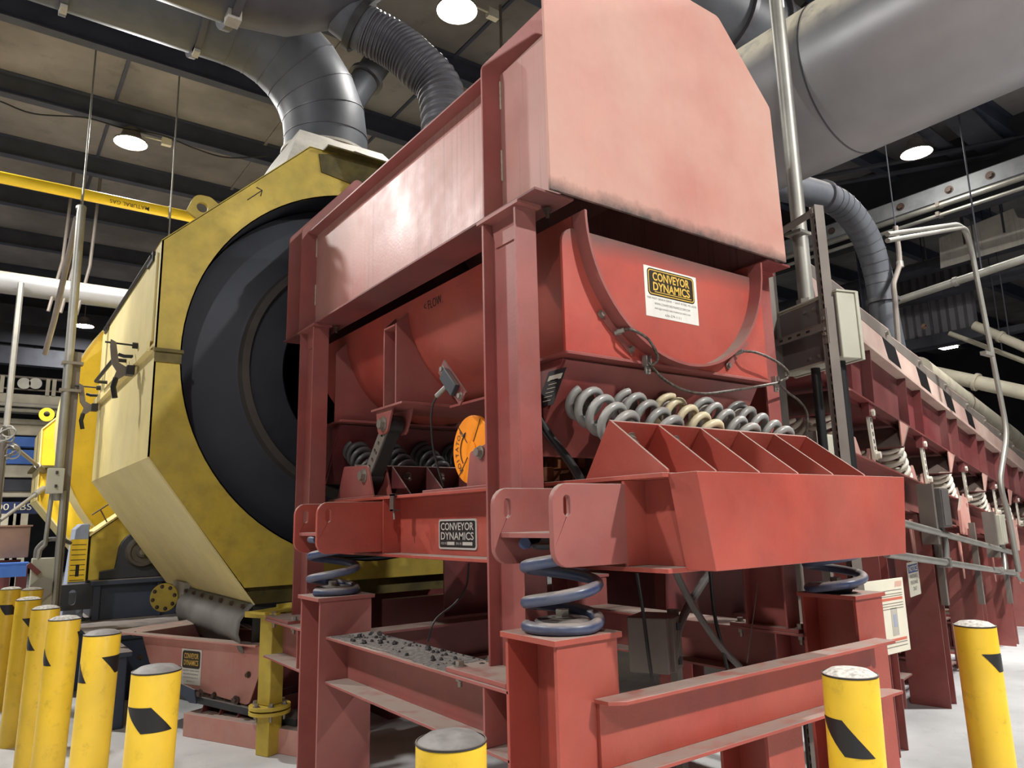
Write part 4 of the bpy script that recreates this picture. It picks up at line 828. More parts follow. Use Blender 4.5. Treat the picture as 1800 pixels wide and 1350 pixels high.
# ================================================================ tall pole with conduits and switches
t = thing('conduit_pole', 'tall galvanized pole with conduits and junction box by the left bollards', 'pole', (.67, 9, 0))
tp = at(141, 368, Y=9)
b = MB(); b.tube([(.665, 9, 3.0), (.655, 9, tp.z-.05), (.66, 9, tp.z+.02), (.64, 9.05, tp.z+.03)], .045, 14); b.tube([(.665, 9, 1.9), (.665, 9, 3.0)], .045, 14); sub(t, 'riser', b, 'galv')
b = MB(); b.box(.70, .78, 9.02, 9.10, 0, 3.5); sub(t, 'strut', b, 'galvd')
b = MB(); b.tube([(.62, 9.0, 2.0), (.60, 9, 1.45), (.56, 9, 1.40), (.55, 9.0, 1.30)], .022, 8); b.tube([(.72, 8.98, 2.0), (.73, 8.98, 0.8), (.76, 8.98, 0)], .03, 8); sub(t, 'conduit', b, 'galv')
b = MB(); b.box(.56, .71, 8.90, 9.02, 1.97, 2.23); jb = sub(t, 'junction_box', b, 'box', bevel=.006)
for z in (2.03, 2.17): b = MB(); b.tube([(.64, 8.89, z), (.64, 8.89, z+.03)], .012); b.build('latch', 'iron', jb)
for z in (3.35, 3.05): b = MB(); b.box(.60, .80, 8.95, 9.06, z, z+.03); sub(t, 'pipe_clamp', b, 'bolt')
b = MB(); b.tube([tp+V((-.02, .02, -.1)), (.58, 10.5, 4.2), (.55, 11.2, 3.9)], .035); sub(t, 'brace', b, 'galvd')
t = thing('disconnect_switch', 'grey disconnect switch with red handle on the strut behind the bollards', 'switch', (.58, 9, .9))
b = MB(); b.box(.50, .74, 8.98, 9.12, .70, 1.32); sub(t, 'case', b, 'box', bevel=.008)
b = MB(); b.prism(rpoly([(.50, .95), (.56, .85), (.69, .98), (.69, 1.10), (.60, 1.14), (.50, 1.06)], .02), 'xz', 8.94, 8.975); sub(t, 'cam_plate', b, 'galv')
b = MB(); b.obox((.52, 8.95, 1.22), V((.05, 0, -.05)), V((.016, 0, .016)), Y_*.02); sub(t, 'handle', b, 'redd')
b = MB(); b.box(.55, .60, 9.04, 9.10, 0, .70); b.box(.68, .73, 9.04, 9.10, 0, .7); sub(t, 'stand', b, 'galvd')
b = MB(); b.tube(bez([(.53, 9.05, 1.32), (.54, 9.05, 1.42), (.62, 9.05, 1.50), (.74, 9.06, 1.50), (.84, 9.2, 1.46)]), .022); sub(t, 'flexible_conduit', b, 'rub')
# ================================================================ long inclined feeder on the right
TH = R(5.31); FO = V((5.18, 2.70, 0)); FU0 = V((.9762, .2169, 0)); FV = V((-.2169, .9762, 0))
FU = FU0*math.cos(TH)-Z_*math.sin(TH); FW = FU0*math.sin(TH)+Z_*math.cos(TH)
FT = Matrix(((FU.x, FV.x, FW.x, FO.x), (FU.y, FV.y, FW.y, FO.y), (FU.z, FV.z, FW.z, FO.z), (0, 0, 0, 1)))
GT = Matrix(((FU0.x, FV.x, 0, FO.x), (FU0.y, FV.y, 0, FO.y), (0, 0, 1, 0), (0, 0, 0, 1)))      # level version for legs and posts
def fz(s_, h): return h*math.cos(TH)-s_*math.sin(TH)
def fpt(s_, v_, h): return FT @ V((s_, v_, h))
SA, SB = -.55, 16.0
tr2 = thing('feeder_trough', 'long red feeder trough with pink side guards and black slanted stripes running to the right', 'trough', tuple(GT @ V((7, .8, 1.9))))
b = MB(FT); b.box(SA, SB, .27, .28, 2.50, 3.03); sub(tr2, 'side_plate', b, 'redd')  # tray side plates and ribs: shade from overhead light painted as darker red
b = MB(FT); b.box(SA, SB, 1.52, 1.53, 2.50, 3.03); sub(tr2, 'side_plate', b, 'redd')
b = MB(FT); b.box(SA, SB, .28, 1.52, 2.55, 2.56); sub(tr2, 'pan', b, 'redd')
b = MB(FT); b.box(SA, SA+.012, .27, 1.53, 2.5, 3.03); sub(tr2, 'end_plate', b, 'redd')
b = MB(FT); b.box(SA, SB, .17, .29, 3.02, 3.055); sub(tr2, 'top_flange', b, 'guarddust', bevel=.003)
b = MB(FT); b.box(SA, SB, .19, .30, 2.535, 2.55); sub(tr2, 'bottom_flange', b, 'reddk')  # flange shade put into the paint colour
for i in range(30):
    s_ = SA+.1+i*.55
    if s_ < SB-.2 and (i % 3): b = MB(FT); b.prism([(.19, 2.55), (.27, 2.55), (.27, 3.02), (.185, 3.02)], 'yz', s_, s_+.012) if False else b.box(s_, s_+.012, .195, .27, 2.55, 3.02); sub(tr2, 'rib', b, 'redd')
for i in range(14):
    s_ = -.75+i*1.19; y0 = .252
    P = rpoly([(max(s_+.37, SA), 3.056), (s_+1.55, 3.056), (s_+1.24, 3.40), (s_+1.12, 3.475), (max(s_-.02, SA), 3.42)], [0, 0, .06, .06, 0])
    b = MB(FT); b.prism(P, 'xz', y0, y0+.008); g = sub(tr2, 'side_guard', b, 'guarddust', bevel=.0015)
    b = MB(FT); P = [(max(s_+.14, SA), 3.32), (s_+1.295, 3.33), (s_+1.235, 3.395), (s_+1.12, 3.465), (max(s_+.0, SA), 3.412)]; b.prism(P, 'xz', y0-.002, y0-.0005); b.build('edge_strip', 'galvd', g)
    if i < 5: b = MB(FT); P = [(s_+.86, 3.325), (s_+1.29, 3.327), (s_+1.53, 3.058), (s_+1.10, 3.058)]; b.prism(P, 'xz', y0-.002, y0-.0005); b.build('stripe', 'blk', g)
    b = MB(FT); b.bolt((s_+1.0, y0-.002, 3.40), (0, -1, 0), .02, .02); b.build('bolt', 'bolt', g)
STN = (-.2, 1.5, 3.4, 5.3, 7.2, 9.1)
ff = thing('feeder_support', 'long red steel frame with legs and sloped spring benches under the feeder trough', 'machine frame', tuple(GT @ V((7, .8, 0))))
for v_ in (.20, 1.6):
    b = MB(FT); b.ibeam((SA, v_, 1.845), (SB, v_, 1.845), (0, 1, 0), (0, 0, 1), .18, .31, .014, .01); sub(ff, 'long_beam', b, 'red')
for i, s_ in enumerate((-.12, 1.42, 3.22, 4.92, 6.7, 8.6, 10.6, 12.8)):
    for v_ in (.02, 1.50):
        z1 = fz(s_, 1.70); b = MB(GT); b.box(s_, s_+.012, v_, v_+.30, 0, z1); b.box(s_+.19, s_+.202, v_, v_+.30, 0, z1); b.box(s_+.012, s_+.19, v_+.145, v_+.155, 0, z1); sub(ff, 'leg', b, 'red')
    b = MB(GT); z_ = fz(s_, .62); b.ibeam((s_+.1, .32, z_), (s_+.1, 1.5, z_), X_, Z_, .2, .26, .014, .01); sub(ff, 'cross_tie', b, 'red')
    for zz in (.80, .40):
        b = MB(GT); z_ = fz(s_+.9, zz); b.box(s_+.8, s_+1.05, .16, 1.49, z_, z_+.012); b.box(s_+.8, s_+.812, .16, 1.49, z_-.2, z_); sub(ff, 'cross_channel', b, 'red')
    for d_ in (-.28, .30):
        b = MB(GT); z1 = fz(s_, 1.66); b.prism([(s_+d_, z1), (s_+d_+.13, z1), (s_+d_+.10, z1-.45)], 'xz', .10, .112); sub(ff, 'knee_plate', b, 'reddust')
for i, s_ in enumerate((2.85, 6.0, 8.8)):
    P = rpoly([(s_, 1.62), (s_+.42, 1.62), (s_+.46, 1.72), (s_+.42, 2.02), (s_+.16, 2.02), (s_, 1.86)], .03)
    b = MB(FT); b.prism(P, 'xz', .06, .085, holes=[circ(s_+.36, 1.93, .035, 14)]); sub(ff, 'lifting_lug', b, 'reddust')
SAX = (FT.to_3x3() @ V((-.30, 0, .34))).normalized(); names = ('behind the strut rack', 'beside the upper corner of the tapered box', 'above the first grey box', 'above the second grey box', 'far along the feeder', 'farthest along the feeder')
for i, s_ in enumerate(STN):
    e0 = V((s_+.33, 0, 2.03)); e1 = V((s_+.05, 0, 2.37))
    b = MB(FT); P = [(s_+.16, 2.0), (s_+.62, 2.0), (s_+.42, 2.20), (s_+.38, 2.20)]; b.prism(P, 'xz', .24, .252); b.prism(P, 'xz', .72, .732); b.box(s_+.14, s_+.64, .23, .74, 2.0, 2.012); bn = sub(ff, 'spring_bench', b, 'reddust')
    b = MB(FT); b.obox((s_+.33, .50, 2.025), (.1, 0, .088), (0, .245, 0), (-.005, 0, .006)); b.build('bench_plate', 'red', bn)
    b = MB(FT); P = [(s_-.36, 2.53), (s_+.14, 2.53), (s_+.10, 2.38), (s_-.06, 2.50), (s_-.12, 2.36), (s_-.3, 2.22)]
    b.obox((s_+.02, .48, 2.41), (.13, 0, .115), (0, .30, 0), (-.006, 0, .007)); st_ = sub(tr2, 'spring_seat', b, 'redd')
    for v_ in (.19, .79): b = MB(FT); b.prism([(s_-.11, 2.30), (s_+.13, 2.525), (s_+.24, 2.535), (s_-.12, 2.535)], 'xz', v_, v_+.01); b.build('side_plate', 'reddust' if v_ < .5 else 'redd', st_)
    for j, v_ in enumerate((.36, .66)):
        c = fpt(e0.x, v_, e0.z-.0); ln = (fpt(e1.x, v_, e1.z)-c).length
        if i < 5 or j == 0:
            coil('feeder_spring', 'white feeder coil spring %s, %s' % (names[i], 'nearer the aisle' if j == 0 else 'on its inner side'), 'white feeder springs', c, SAX, .118, .0215, 5.6, ln, 'sprw', R(40), flat=.3)
    # link arm
    t = thing('feeder_link', 'pale slotted feeder link arm %s' % names[i].replace('above', 'left of the spring above'), 'link arm', tuple(fpt(s_+.82, .24, 2.2)), 'pale feeder link arms')
    a0, a1 = fpt(s_+.78, .23, 2.46), fpt(s_+.86, .23, 2.12); d_ = (a1-a0).normalized(); n_ = d_.cross(FV)
    b = MB(); b.obox((a0+a1)/2, d_*.21, n_*.045, FV*.012); sub(t, 'arm', b, 'sprw', bevel=.003)
    b = MB()
    for k_ in (-.12, -.06, 0, .06, .12): b.obox((a0+a1)/2+d_*k_-FV*.0125, d_*.018, n_*.012, FV*.001)
    sub(t, 'slot', b, 'ink')
    for p in (a0, a1): b = MB(); b.bolt(p-FV*.012, -FV, .03, .03); sub(t, 'pivot_bolt', b, 'sprw')
    b = MB(FT); b.box(s_+.70, s_+.86, .20, .26, 2.42, 2.54); sub(tr2, 'link_clevis', b, 'redd')
    b = MB(FT); P = [(s_+.74, 2.0), (s_+.98, 2.0), (s_+.92, 2.17), (s_+.80, 2.17)]; b.prism(P, 'xz', .25, .27); sub(ff, 'link_bracket', b, 'reddust')
b = MB(FT); b.box(SA, 12, 1.50, 1.51, .55, 1.6); sub(ff, 'back_skirt', b, 'redd')
# rails, boxes and conduits along the feeder
t = thing('conduit_rail', 'pair of grey conduit rails with clamps running along the feeder frame', 'rail', tuple(GT @ V((3, -.05, 1.2))))
for h_, m_ in ((1.53, 'galv'), (1.29, 'galv')):
    b = MB(FT); b.tube([(-.3, -.05, h_), (5.2 if h_ > 1.4 else 5.0, -.05, h_)], .028, 12); sub(t, 'pipe', b, m_)
for s_ in (1.42, 3.95, 4.92):
    b = MB(FT); b.box(s_-.03, s_+.03, -.09, 0, 1.25, 1.33); sub(t, 'clamp', b, 'galv', bevel=.004)
for s_ in (1.55, 3.1, 4.75):
    b = MB(GT); b.box(s_-.03, s_+.03, -.03, .02, fz(s_, .95), fz(s_, 1.75)); sub(t, 'strut', b, 'galvd')
b = MB(GT); b.tube(fillet([(4.98, -.05, fz(5, 1.29)), (5.15, -.05, fz(5.1, 1.29)), (5.35, -.05, fz(5.3, 1.22)), (5.8, -.05, fz(5.8, 1.22))], .1), .02); sub(t, 'pipe_end', b, 'galv')
for i, (s0, s1, h0, h1) in enumerate(((1.16, 1.98, 1.66, 1.87), (3.82, 4.92, 1.66, 1.88))):
    t = thing('feeder_junction_box', ('grey junction box with dull face above the conduit rails', 'pale junction box farther along the conduit rails under the tall twin conduits')[i], 'junction box', tuple(fpt((s0+s1)/2, -.05, h0)))
    sm = (s0+s1)/2; w_ = .16; b = MB(GT); zc = fz(sm, (h0+h1)/2)
    b.box(sm-w_, sm+w_, -.10, .06, zc-.165, zc+.165); sub(t, 'case', b, 'boxd' if i == 0 else 'box', bevel=.006)
    b = MB(GT); b.box(sm-w_-.09, sm-w_-.02, -.06, .06, zc-.30, zc+.2); sub(t, 'strut', b, 'galvd')
    b = MB(GT); b.box(sm-w_+.02, sm+w_-.06, -.106, -.10, zc-.15, zc+.15); sub(t, 'lid', b, 'boxd' if i == 0 else 'box', bevel=.003)
    b = MB(GT); b.tube(bez([(sm+.05, -.03, zc-.16), (sm+.06, -.05, zc-.30), (sm-.06, -.06, zc-.45), (sm-.12, -.05, fz(sm, 1.32))]), .022); sub(t, 'drop_conduit', b, 'rub' if i == 0 else 'galv')
t = thing('conduit_pair', 'two thin parallel conduits bending down from the dark roof to the pale junction box', 'conduit', tuple(GT @ V((4.7, -.08, 1.2))))
for dx in (0, .055):
    pts = [at(1560+dx*0, 415, Y=3.1), at(1690+dx*120, 393+dx*60, Y=3.1)]
    q = [at(1705, 430, Y=3.2), at(1770, 760, Y=3.25), at(1756, 850, Y=3.2), at(1772, 905, Y=3.2), at(1790, 1005, Y=3.2)]
    P = [p+FU0*dx for p in pts+q]; P[0] = at(1560, 412+dx*200, Y=3.1)
    b = MB(); b.tube(fillet(P, .22, 8), .024, 10); sub(t, 'conduit', b, 'galv')
b = MB(); c = at(1735, 622, Y=3.2); b.box(c.x-.1, c.x+.12, c.y-.03, c.y+.03, c.z-.02, c.z+.02); sub(t, 'clamp', b, 'galv')
t = thing('bent_conduit', 'short bent grey conduit hanging beside the slim vent duct', 'conduit', tuple(at(1572, 515, Y=4.2)))
b = MB(); b.tube(fillet([at(1574, 398, Y=4.2), at(1580, 440, Y=4.2), at(1582, 465, Y=4.2), at(1570, 500, Y=4.2), at(1573, 522, Y=4.2), at(1582, 640, Y=4.2)], .12), .032, 10); sub(t, 'pipe', b, 'galvd')
b = MB(); b.tube([at(1574, 398, Y=4.2), V((at(1574, 398, Y=4.2).x, 4.2, 8.36))], .008, 6); sub(t, 'hanger', b, 'dkst')
b = MB(); q = at(1582, 465, Y=4.2); b.cyl(q-Z_*.04, q+Z_*.04, .042); sub(t, 'coupling', b, 'galv')
# notice sign and placard
t = thing('notice_sign', 'white notice sign with blue header hanging on the lower conduit rail', 'sign', tuple(at(1606, 1044, Y=2.80)))
c = at(1606, 1017, Y=2.80); rr = V((.976, .217, 0)); sw, sh = .30, .245
sw = (at(1616, 1015, Y=2.84)-at(1595, 1017, Y=2.78)).dot(rr)
b = MB(); plate(b, c, rr, Z_, sw, sh, .003, rad=.012); sub(t, 'board', b, 'white')
b = MB(); plate(b, c+Z_*.075, rr, Z_, sw*.9, .06, .001, off=.003); sub(t, 'header_band', b, 'inkb')
text('NOTICE', 'header_lettering', 'white', t, c+Z_*.075, rr, Z_, sw*.8, .042, off=.0045, font_off=.02)
for k_, s_ in enumerate(('MAINTENANCE', 'PERSONNEL', 'ONLY')): text(s_, 'lettering', 'ink', t, c+Z_*(.02-k_*.045), rr, Z_, sw*(.7 if k_ < 2 else .35), .028, off=.0035)
b = MB()
for k_ in (-1, 1): b.tube([c+rr*sw*.3*k_+Z_*.11, c+rr*sw*.3*k_+Z_*.19], .004)
sub(t, 'hanger', b, 'galv')
t = thing('instruction_placard', 'white instruction placard with red bands behind the far stand', 'sign', tuple(at(1575, 1143, Y=2.34)))
p00, p10, p11, p01 = at(1500, 1022, Y=2.36), at(1583, 1015, Y=2.34), at(1604, 1141, Y=2.34), at(1530, 1148, Y=2.36)
c = (p10+p11)/2; rr = X_; W_, H_ = .46, (p10.z-p11.z); c = V((c.x-.23, 2.345, c.z))
b = MB(); plate(b, c, rr, Z_, W_, H_, .006); sub(t, 'board', b, 'white', bevel=.002)
for z_, h_ in ((.095, .015), (-.138, .015)): b = MB(); plate(b, c+Z_*z_+rr*.02, rr, Z_, .36, h_, .001, off=.006); sub(t, 'red_band', b, 'inkr')
for k_ in range(7): b = MB(); plate(b, c+V((.13+k_*.012, 0, .178)), V((1, 0, 0)), V((.35, 0, 1)), .005, .035, .001, off=.006); sub(t, 'hatch_mark', b, 'inkr')
for z_ in (.145, .125, .112, .07, .055, .04, -.155, -.175): b = MB(); plate(b, c+Z_*z_+rr*.03, rr, Z_, .34, .004, .001, off=.006); sub(t, 'printed_line', b, 'galvd')
b = MB(); plate(b, c+V((.08, 0, -.035)), rr, Z_, .075, .16, .001, off=.006); pp = sub(t, 'picture', b, 'chute')
b = MB(); plate(b, c+V((.085, 0, -.03)), rr, Z_, .035, .07, .001, off=.007); b.build('picture_detail', 'ltblue', pp)
b = MB(); b.box(4.13, 4.19, 2.35, 2.37, c.z-.1, c.z-.06); b.box(4.13, 4.19, 2.35, 2.37, c.z+.1, c.z+.14); sub(t, 'bracket', b, 'galvd')

# ================================================================ slotted strut rack with control box
rk = thing('strut_rack', 'tall slotted steel strut rack standing between the hood and the long feeder', 'rack', (4.25, 2.6, 0))
WD = V((.29, .957, 0)).normalized(); ND = V((-.957, .29, 0)).normalized()
def strut(x, y, z0, z1, nm='strut', m='galvd'):
    c = V((x, y, 0)); k = .0225
    H = []; z = z0+.06
    while z < z1-.06:
        H.append([c+ND*k+WD*(.007*math.cos(a_))+Z_*(z+(.010 if a_ < PI else -.010)+.007*math.sin(a_)) for a_ in [2*PI*i/10+.01 for i in range(10)]]); z += .0508
    b = MB(); b.slab([[c+ND*k-WD*k+Z_*z0, c+ND*k+WD*k+Z_*z0, c+ND*k+WD*k+Z_*z1, c+ND*k-WD*k+Z_*z1]]+H, ND*0, -ND*.0025); s_ = sub(rk, nm, b, m)
    b = MB(); b.obox(c-WD*k+Z_*(z0+z1)/2, WD*.00125, ND*k*1.6, Z_*(z1-z0)/2); b.obox(c+WD*k+Z_*(z0+z1)/2, WD*.00125, ND*k*1.6, Z_*(z1-z0)/2); b.obox(c-ND*k*1.6+Z_*(z0+z1)/2, WD*k, ND*.001, Z_*(z1-z0)/2); b.build('strut_side', m, s_)
zt = at(1440, 365, Y=2.37).z; zl = at(1352, 480, Y=2.85).z
strut(4.17, 2.37, 0, zt); strut(4.32, 2.85, 0, zl)
def cross(pa, pb, slots=False, h=.0225):
    d_ = (pb-pa).normalized(); b = MB(); b.obox((pa+pb)/2+ND*.03, d_*((pb-pa).length/2), ND*.004, Z_*h); b.obox((pa+pb)/2+ND*.015+Z_*h, d_*((pb-pa).length/2), ND*.02, Z_*.002); s_ = sub(rk, 'cross_strut', b, 'galvd')
    if slots:
        for k_ in range(4): b = MB(); b.obox(pa+(pb-pa)*(.2+.17*k_)+ND*.0345, d_*.016, ND*.0006, Z_*.007); b.build('slot', 'blk', s_)
za = at(1462, 575, Y=2.37).z
cross(V((4.32, 2.85, za)), V((4.17, 2.37, za+.0)), True)
zu = at(1430, 378, Y=2.4).z; cross(V((4.17, 2.37, zu)), V((4.35, 2.95, zu-.02)))
for z_ in (za+.05, za-.05, za-.02, zt-.03, zu):
    b = MB(); b.bolt(V((4.17, 2.37, z_))+ND*.03+WD*.0, ND, .013, .012); sub(rk, 'bolt', b, 'bolt')
b = MB(); b.obox(V((4.17, 2.37, za))+ND*.028, WD*.028, ND*.003, Z_*.11); sub(rk, 'splice_plate', b, 'galvd')
cb = thing('control_box', 'grey control enclosure with shade-darkened back mounted on the strut rack', 'enclosure', (4.35, 2.6, 2.5))
zt_, zb_ = at(1470, 520, Y=2.37).z, at(1500, 640, Y=2.39).z
cc = V((4.245, 2.61, (zt_+zb_)/2))-ND*.11
b = MB(); b.obox(cc, WD*.30, ND*.07, Z_*(zt_-zb_)/2); sub(cb, 'case', b, 'box', bevel=.006)
b = MB(); b.obox(cc+ND*.071, WD*.285, ND*.002, Z_*((zt_-zb_)/2-.015)); sub(cb, 'shaded_panel', b, 'boxd')  # unlit side of the case, its shade painted as a darker sheet
b = MB(); b.obox(cc-ND*.08, WD*.31, ND*.012, Z_*((zt_-zb_)/2+.008)); sub(cb, 'door', b, 'box', bevel=.004)
b = MB(); b.obox(cc+Z_*((zt_-zb_)/2+.004), WD*.31, ND*.08, Z_*.005); sub(cb, 'rain_lip', b, 'box')
for s_, q_ in ((-.1, .15), (-.02, .15), (-.1, -.16), (-.02, -.16)): b = MB(); b.bolt(cc+ND*.073+WD*s_+Z_*q_, ND, .01, .008); sub(cb, 'bolt', b, 'bolt')
pc_ = at(1425, 520, Y=2.62); cu = thing('riser_conduit', 'thick galvanized riser conduit from the roof into the control enclosure top', 'conduit', tuple(pc_))
q_ = at(1365, 0, Y=2.62)
b = MB(); b.tube([(cc.x+.02, 2.62, zt_), (cc.x+.02, 2.62, 8.3)], .05, 20); sub(cu, 'pipe', b, 'galv')
b = MB(); b.cyl((cc.x+.02, 2.62, zt_), (cc.x+.02, 2.62, zt_+.05), .066, n=8); sub(cu, 'lock_nut', b, 'galv')
b = MB(); b.box(cc.x-.07, cc.x+.06, 2.56, 2.68, zu-.03, zu-.01); sub(cu, 'pipe_clamp', b, 'galv')
b = MB(); b.tube([cc-Z_*(zt_-zb_)/2+WD*.02, cc-Z_*1.2+WD*.02], .03, 12); b.tube([cc-Z_*(zt_-zb_)/2-WD*.2, cc-Z_*1.2-WD*.2], .03, 12); o = sub(cb, 'lower_conduit', b, 'rubd')
q = at(1446, 785, Y=2.75); t = thing('small_white_box', 'small white junction box behind the last gusset of the front bench', 'junction box', tuple(q))
b = MB(); b.box(q.x-.075, q.x+.075, q.y-.04, q.y+.04, q.z-.08, q.z+.08); sub(t, 'case', b, 'box', bevel=.005)
b = MB(); b.box(q.x-.055, q.x+.06, q.y-.046, q.y-.04, q.z-.06, q.z+.07); sub(t, 'lid', b, 'box', bevel=.003)
b = MB(); b.box(q.x-.11, q.x-.075, q.y-.03, q.y+.03, 0, q.z+.1); sub(t, 'strut', b, 'galvd')

# ================================================================ bits under the front of the machine
q = at(1150, 1128, Y=3.0); t = thing('motor_terminal_box', 'dull grey terminal box on a slotted strut under the front box', 'junction box', tuple(q))
b = MB(); b.obox(q, V((.115, .06, 0)), V((-.05, .10, 0)), Z_*.145); sub(t, 'case', b, 'galvd', bevel=.006)
b = MB(); b.obox(q+V((.055, -.1, 0)), V((.075, .04, 0)), V((-.01, .018, 0)), Z_*.14); sub(t, 'lid', b, 'galvd', bevel=.004)
b = MB(); b.box(q.x+.15, q.x+.195, q.y-.02, q.y+.03, 0, q.z+.16); sub(t, 'strut', b, 'galvd')
for z_ in (-.09, .09): b = MB(); b.box(q.x+.045, q.x+.07, q.y-.135, q.y-.12, q.z+z_-.02, q.z+z_+.02); sub(t, 'latch', b, 'iron')
b = MB(); b.tube(bez([at(1186, 1165, Y=2.9), at(1188, 1140, Y=2.88), at(1193, 1105, Y=2.9), at(1212, 1062, Y=2.95), at(1245, 1010, Y=3.0)]), .024); sub(t, 'conduit', b, 'rub')
for i, (pts, r_, m_, nm, lb_) in enumerate((
    ([(1186, 1002), (1215, 1060), (1262, 1130), (1300, 1172)], .019, 'rub', 'hose', 'thick grey hose crossing down under the orange red box'),
    ([(1120, 1008), (1131, 1080), (1140, 1150), (1147, 1200)], .009, 'rubd', 'rope', 'thin black rope hanging before the dull terminal box'),
    ([(1248, 1005), (1256, 1080), (1270, 1140), (1280, 1180)], .010, 'rubd', 'rope', 'thin black rope crossing the grey hose under the box'),
    ([(1332, 1000), (1330, 1040), (1322, 1100), (1313, 1165)], .003, 'galv', 'wire', 'very thin pale wire hanging under the middle of the box'),
    ([(824, 990), (820, 1030), (800, 1060), (765, 1090), (752, 1128)], .006, 'rubd', 'cable', 'thin cable curling down under the maker plate'))):
    yy = 2.75 if i < 4 else 3.7; t = thing(nm, lb_, nm, tuple(at(*pts[-1], Y=yy)))
    b = MB(); b.tube(bez([at(*p, Y=yy) for p in pts]), r_, 8); sub(t, 'strand' if nm != 'hose' else 'tube', b, m_)
t = thing('transfer_pan', 'dark red transfer pan crossing in the shadow under the machine', 'pan', (3.3, 6.0, .3))
b = MB(); b.box(2.8, 5.2, 5.72, 5.74, .30, .95); sub(t, 'side_plate', b, 'redd')
b = MB(); b.box(2.8, 5.2, 5.74, 6.7, .30, .32); sub(t, 'floor_plate', b, 'redd')
b = MB(); b.box(2.8, 5.2, 6.68, 6.7, .30, .95); sub(t, 'side_plate', b, 'redd')
b = MB(); b.box(2.8, 5.2, 5.66, 5.74, .95, .97); sub(t, 'rim', b, 'redd')
b = MB(); b.box(4.6, 6.1, 5.70, 5.715, .5, 1.42); b.box(4.6, 6.1, 5.68, 5.73, 1.4, 1.415); sub(t, 'blocking_plate', b, 'redd')  # added dark plate, hides the bright floor behind
for x in (2.9, 4.8):
    b = MB(); b.box(x, x+.15, 5.8, 6.6, 0, .3); sub(t, 'leg', b, 'redd')
t = thing('drum_cradle', 'navy block under the drum housing in the shadow behind the transfer pan', 'cradle', (3.3, 8, 0))
b = MB(); b.box(2.6, 4.9, 6.8, 9.0, 0, .9); sub(t, 'block', b, 'navy')
b = MB(); b.box(2.5, 5.0, 6.75, 9.05, .9, .96); sub(t, 'top_plate', b, 'navy')

# ================================================================ ducts
def duct(nm, label, pts, r_, m, rings=(), cat='duct', n=40, seg=None):
    P = [V(p) for p in pts]; t = thing(nm, label, cat, tuple(P[0]))
    b = MB(); b.tube(P, r_, n); sub(t, 'pipe', b, m, smooth=30)
    for i in rings:
        d_ = (P[min(i+1, len(P)-1)]-P[max(i-1, 0)]).normalized(); b = MB(); b.lathe([(r_, -.03), (r_+.05, -.03), (r_+.05, .03), (r_, .03)], P[i], d_, n); sub(t, 'flange_ring', b, 'ductd')
    return t
el = [V((2.90, 7.5, 5.72)), V((2.90, 7.5, 5.95))]+[V((1.80+1.10*math.cos(R(a_)), 7.5, 5.95+1.10*math.sin(R(a_)))) for a_ in (15, 30, 45, 60, 75, 90)]+[V((1.45, 7.5, 7.05)), V((.25, 7.5, 7.05)), V((-3, 7.5, 7.05)), V((-13, 7.5, 7.05))]
t = duct('elbow_duct', 'big grey segmented elbow duct rising from the drum housing and turning left', el, .47, 'duct', rings=(8, 9))
for i in range(1, 8):
    d_ = (el[i+1]-el[i-1]).normalized(); b = MB(); b.lathe([(.468, -.008), (.476, -.008), (.476, .008), (.468, .008)], el[i], d_, 40); sub(t, 'seam', b, 'ductd')
for x in (1.45, .25):
    b = MB(); b.box(x-.03, x+.03, 7.44, 7.56, 6.50, 6.60); sub(t, 'ring_clasp', b, 'chute')
    b = MB(); b.tube([(x, 7.95, 7.1), (x, 7.95, 8.36)], .012); sub(t, 'hanger', b, 'galvd')
t = thing('duct_transition', 'pale dusty sheet metal transition between drum housing and elbow duct', 'duct', (2.9, 7.5, 4.99))
lo = [(2.05, 6.35, 4.90), (3.65, 6.35, 4.99), (3.65, 8.7, 4.99), (2.05, 8.7, 4.90)]; hi_ = [(2.42, 7.02, 5.72), (3.38, 7.02, 5.72), (3.38, 7.98, 5.72), (2.42, 7.98, 5.72)]
for i in range(4):
    j = (i+1) % 4; b = MB(); q4 = [V(lo[i]), V(lo[j]), V(hi_[j]), V(hi_[i])]; n_ = (q4[1]-q4[0]).cross(q4[3]-q4[0]).normalized(); b.slab([q4], n_*0, n_*-.008); sub(t, 'side_sheet', b, 'chute')
b = MB(); b.lathe([(.47, -.02), (.5, -.02), (.5, .01), (.47, .01)], (2.9, 7.5, 5.74), Z_, 40); sub(t, 'top_collar', b, 'chute')
p2 = [V((-13, 5.2, 5.90)), V((1.25, 5.2, 5.90))]+[V((1.25+1.0*math.sin(R(a_)), 5.2, 6.9-1.0*math.cos(R(a_)))) for a_ in (20, 40, 60, 80)]+[V((2.26, 5.2, 7.4)), V((2.26, 5.2, 8.34))]
t = duct('branch_duct', 'grey duct overhead turning up to the roof above the elbow duct', p2, .47, 'ductd', rings=(1,))
b = MB(); b.box(1.2, 1.3, 5.14, 5.26, 5.36, 5.48); sub(t, 'ring_clasp', b, 'chute')
hp_ = bez([V((2.86, 4.75, 4.5)), at(775, 165, Y=4.85), at(730, 110, Y=4.95), at(690, 78, Y=5.05), at(640, 50, Y=5.15), at(600, 20, Y=5.2)], 14)
t = thing('ribbed_hose', 'thick ribbed grey extraction hose curving down into the hood top', 'hose', (2.86, 4.75, 4.45))
fine = []
for i in range(len(hp_)-15):
    for k_ in range(2): fine.append(hp_[i].lerp(hp_[i+1], k_/2))
b = MB(); b.tube(fine, [.20 if (i % 4) < 2 else .183 for i in range(len(fine))], 32); sub(t, 'hose', b, 'ductd', smooth=25)
b = MB(); b.tube(hp_[-18:], .195, 32); sub(t, 'end_pipe', b, 'duct')
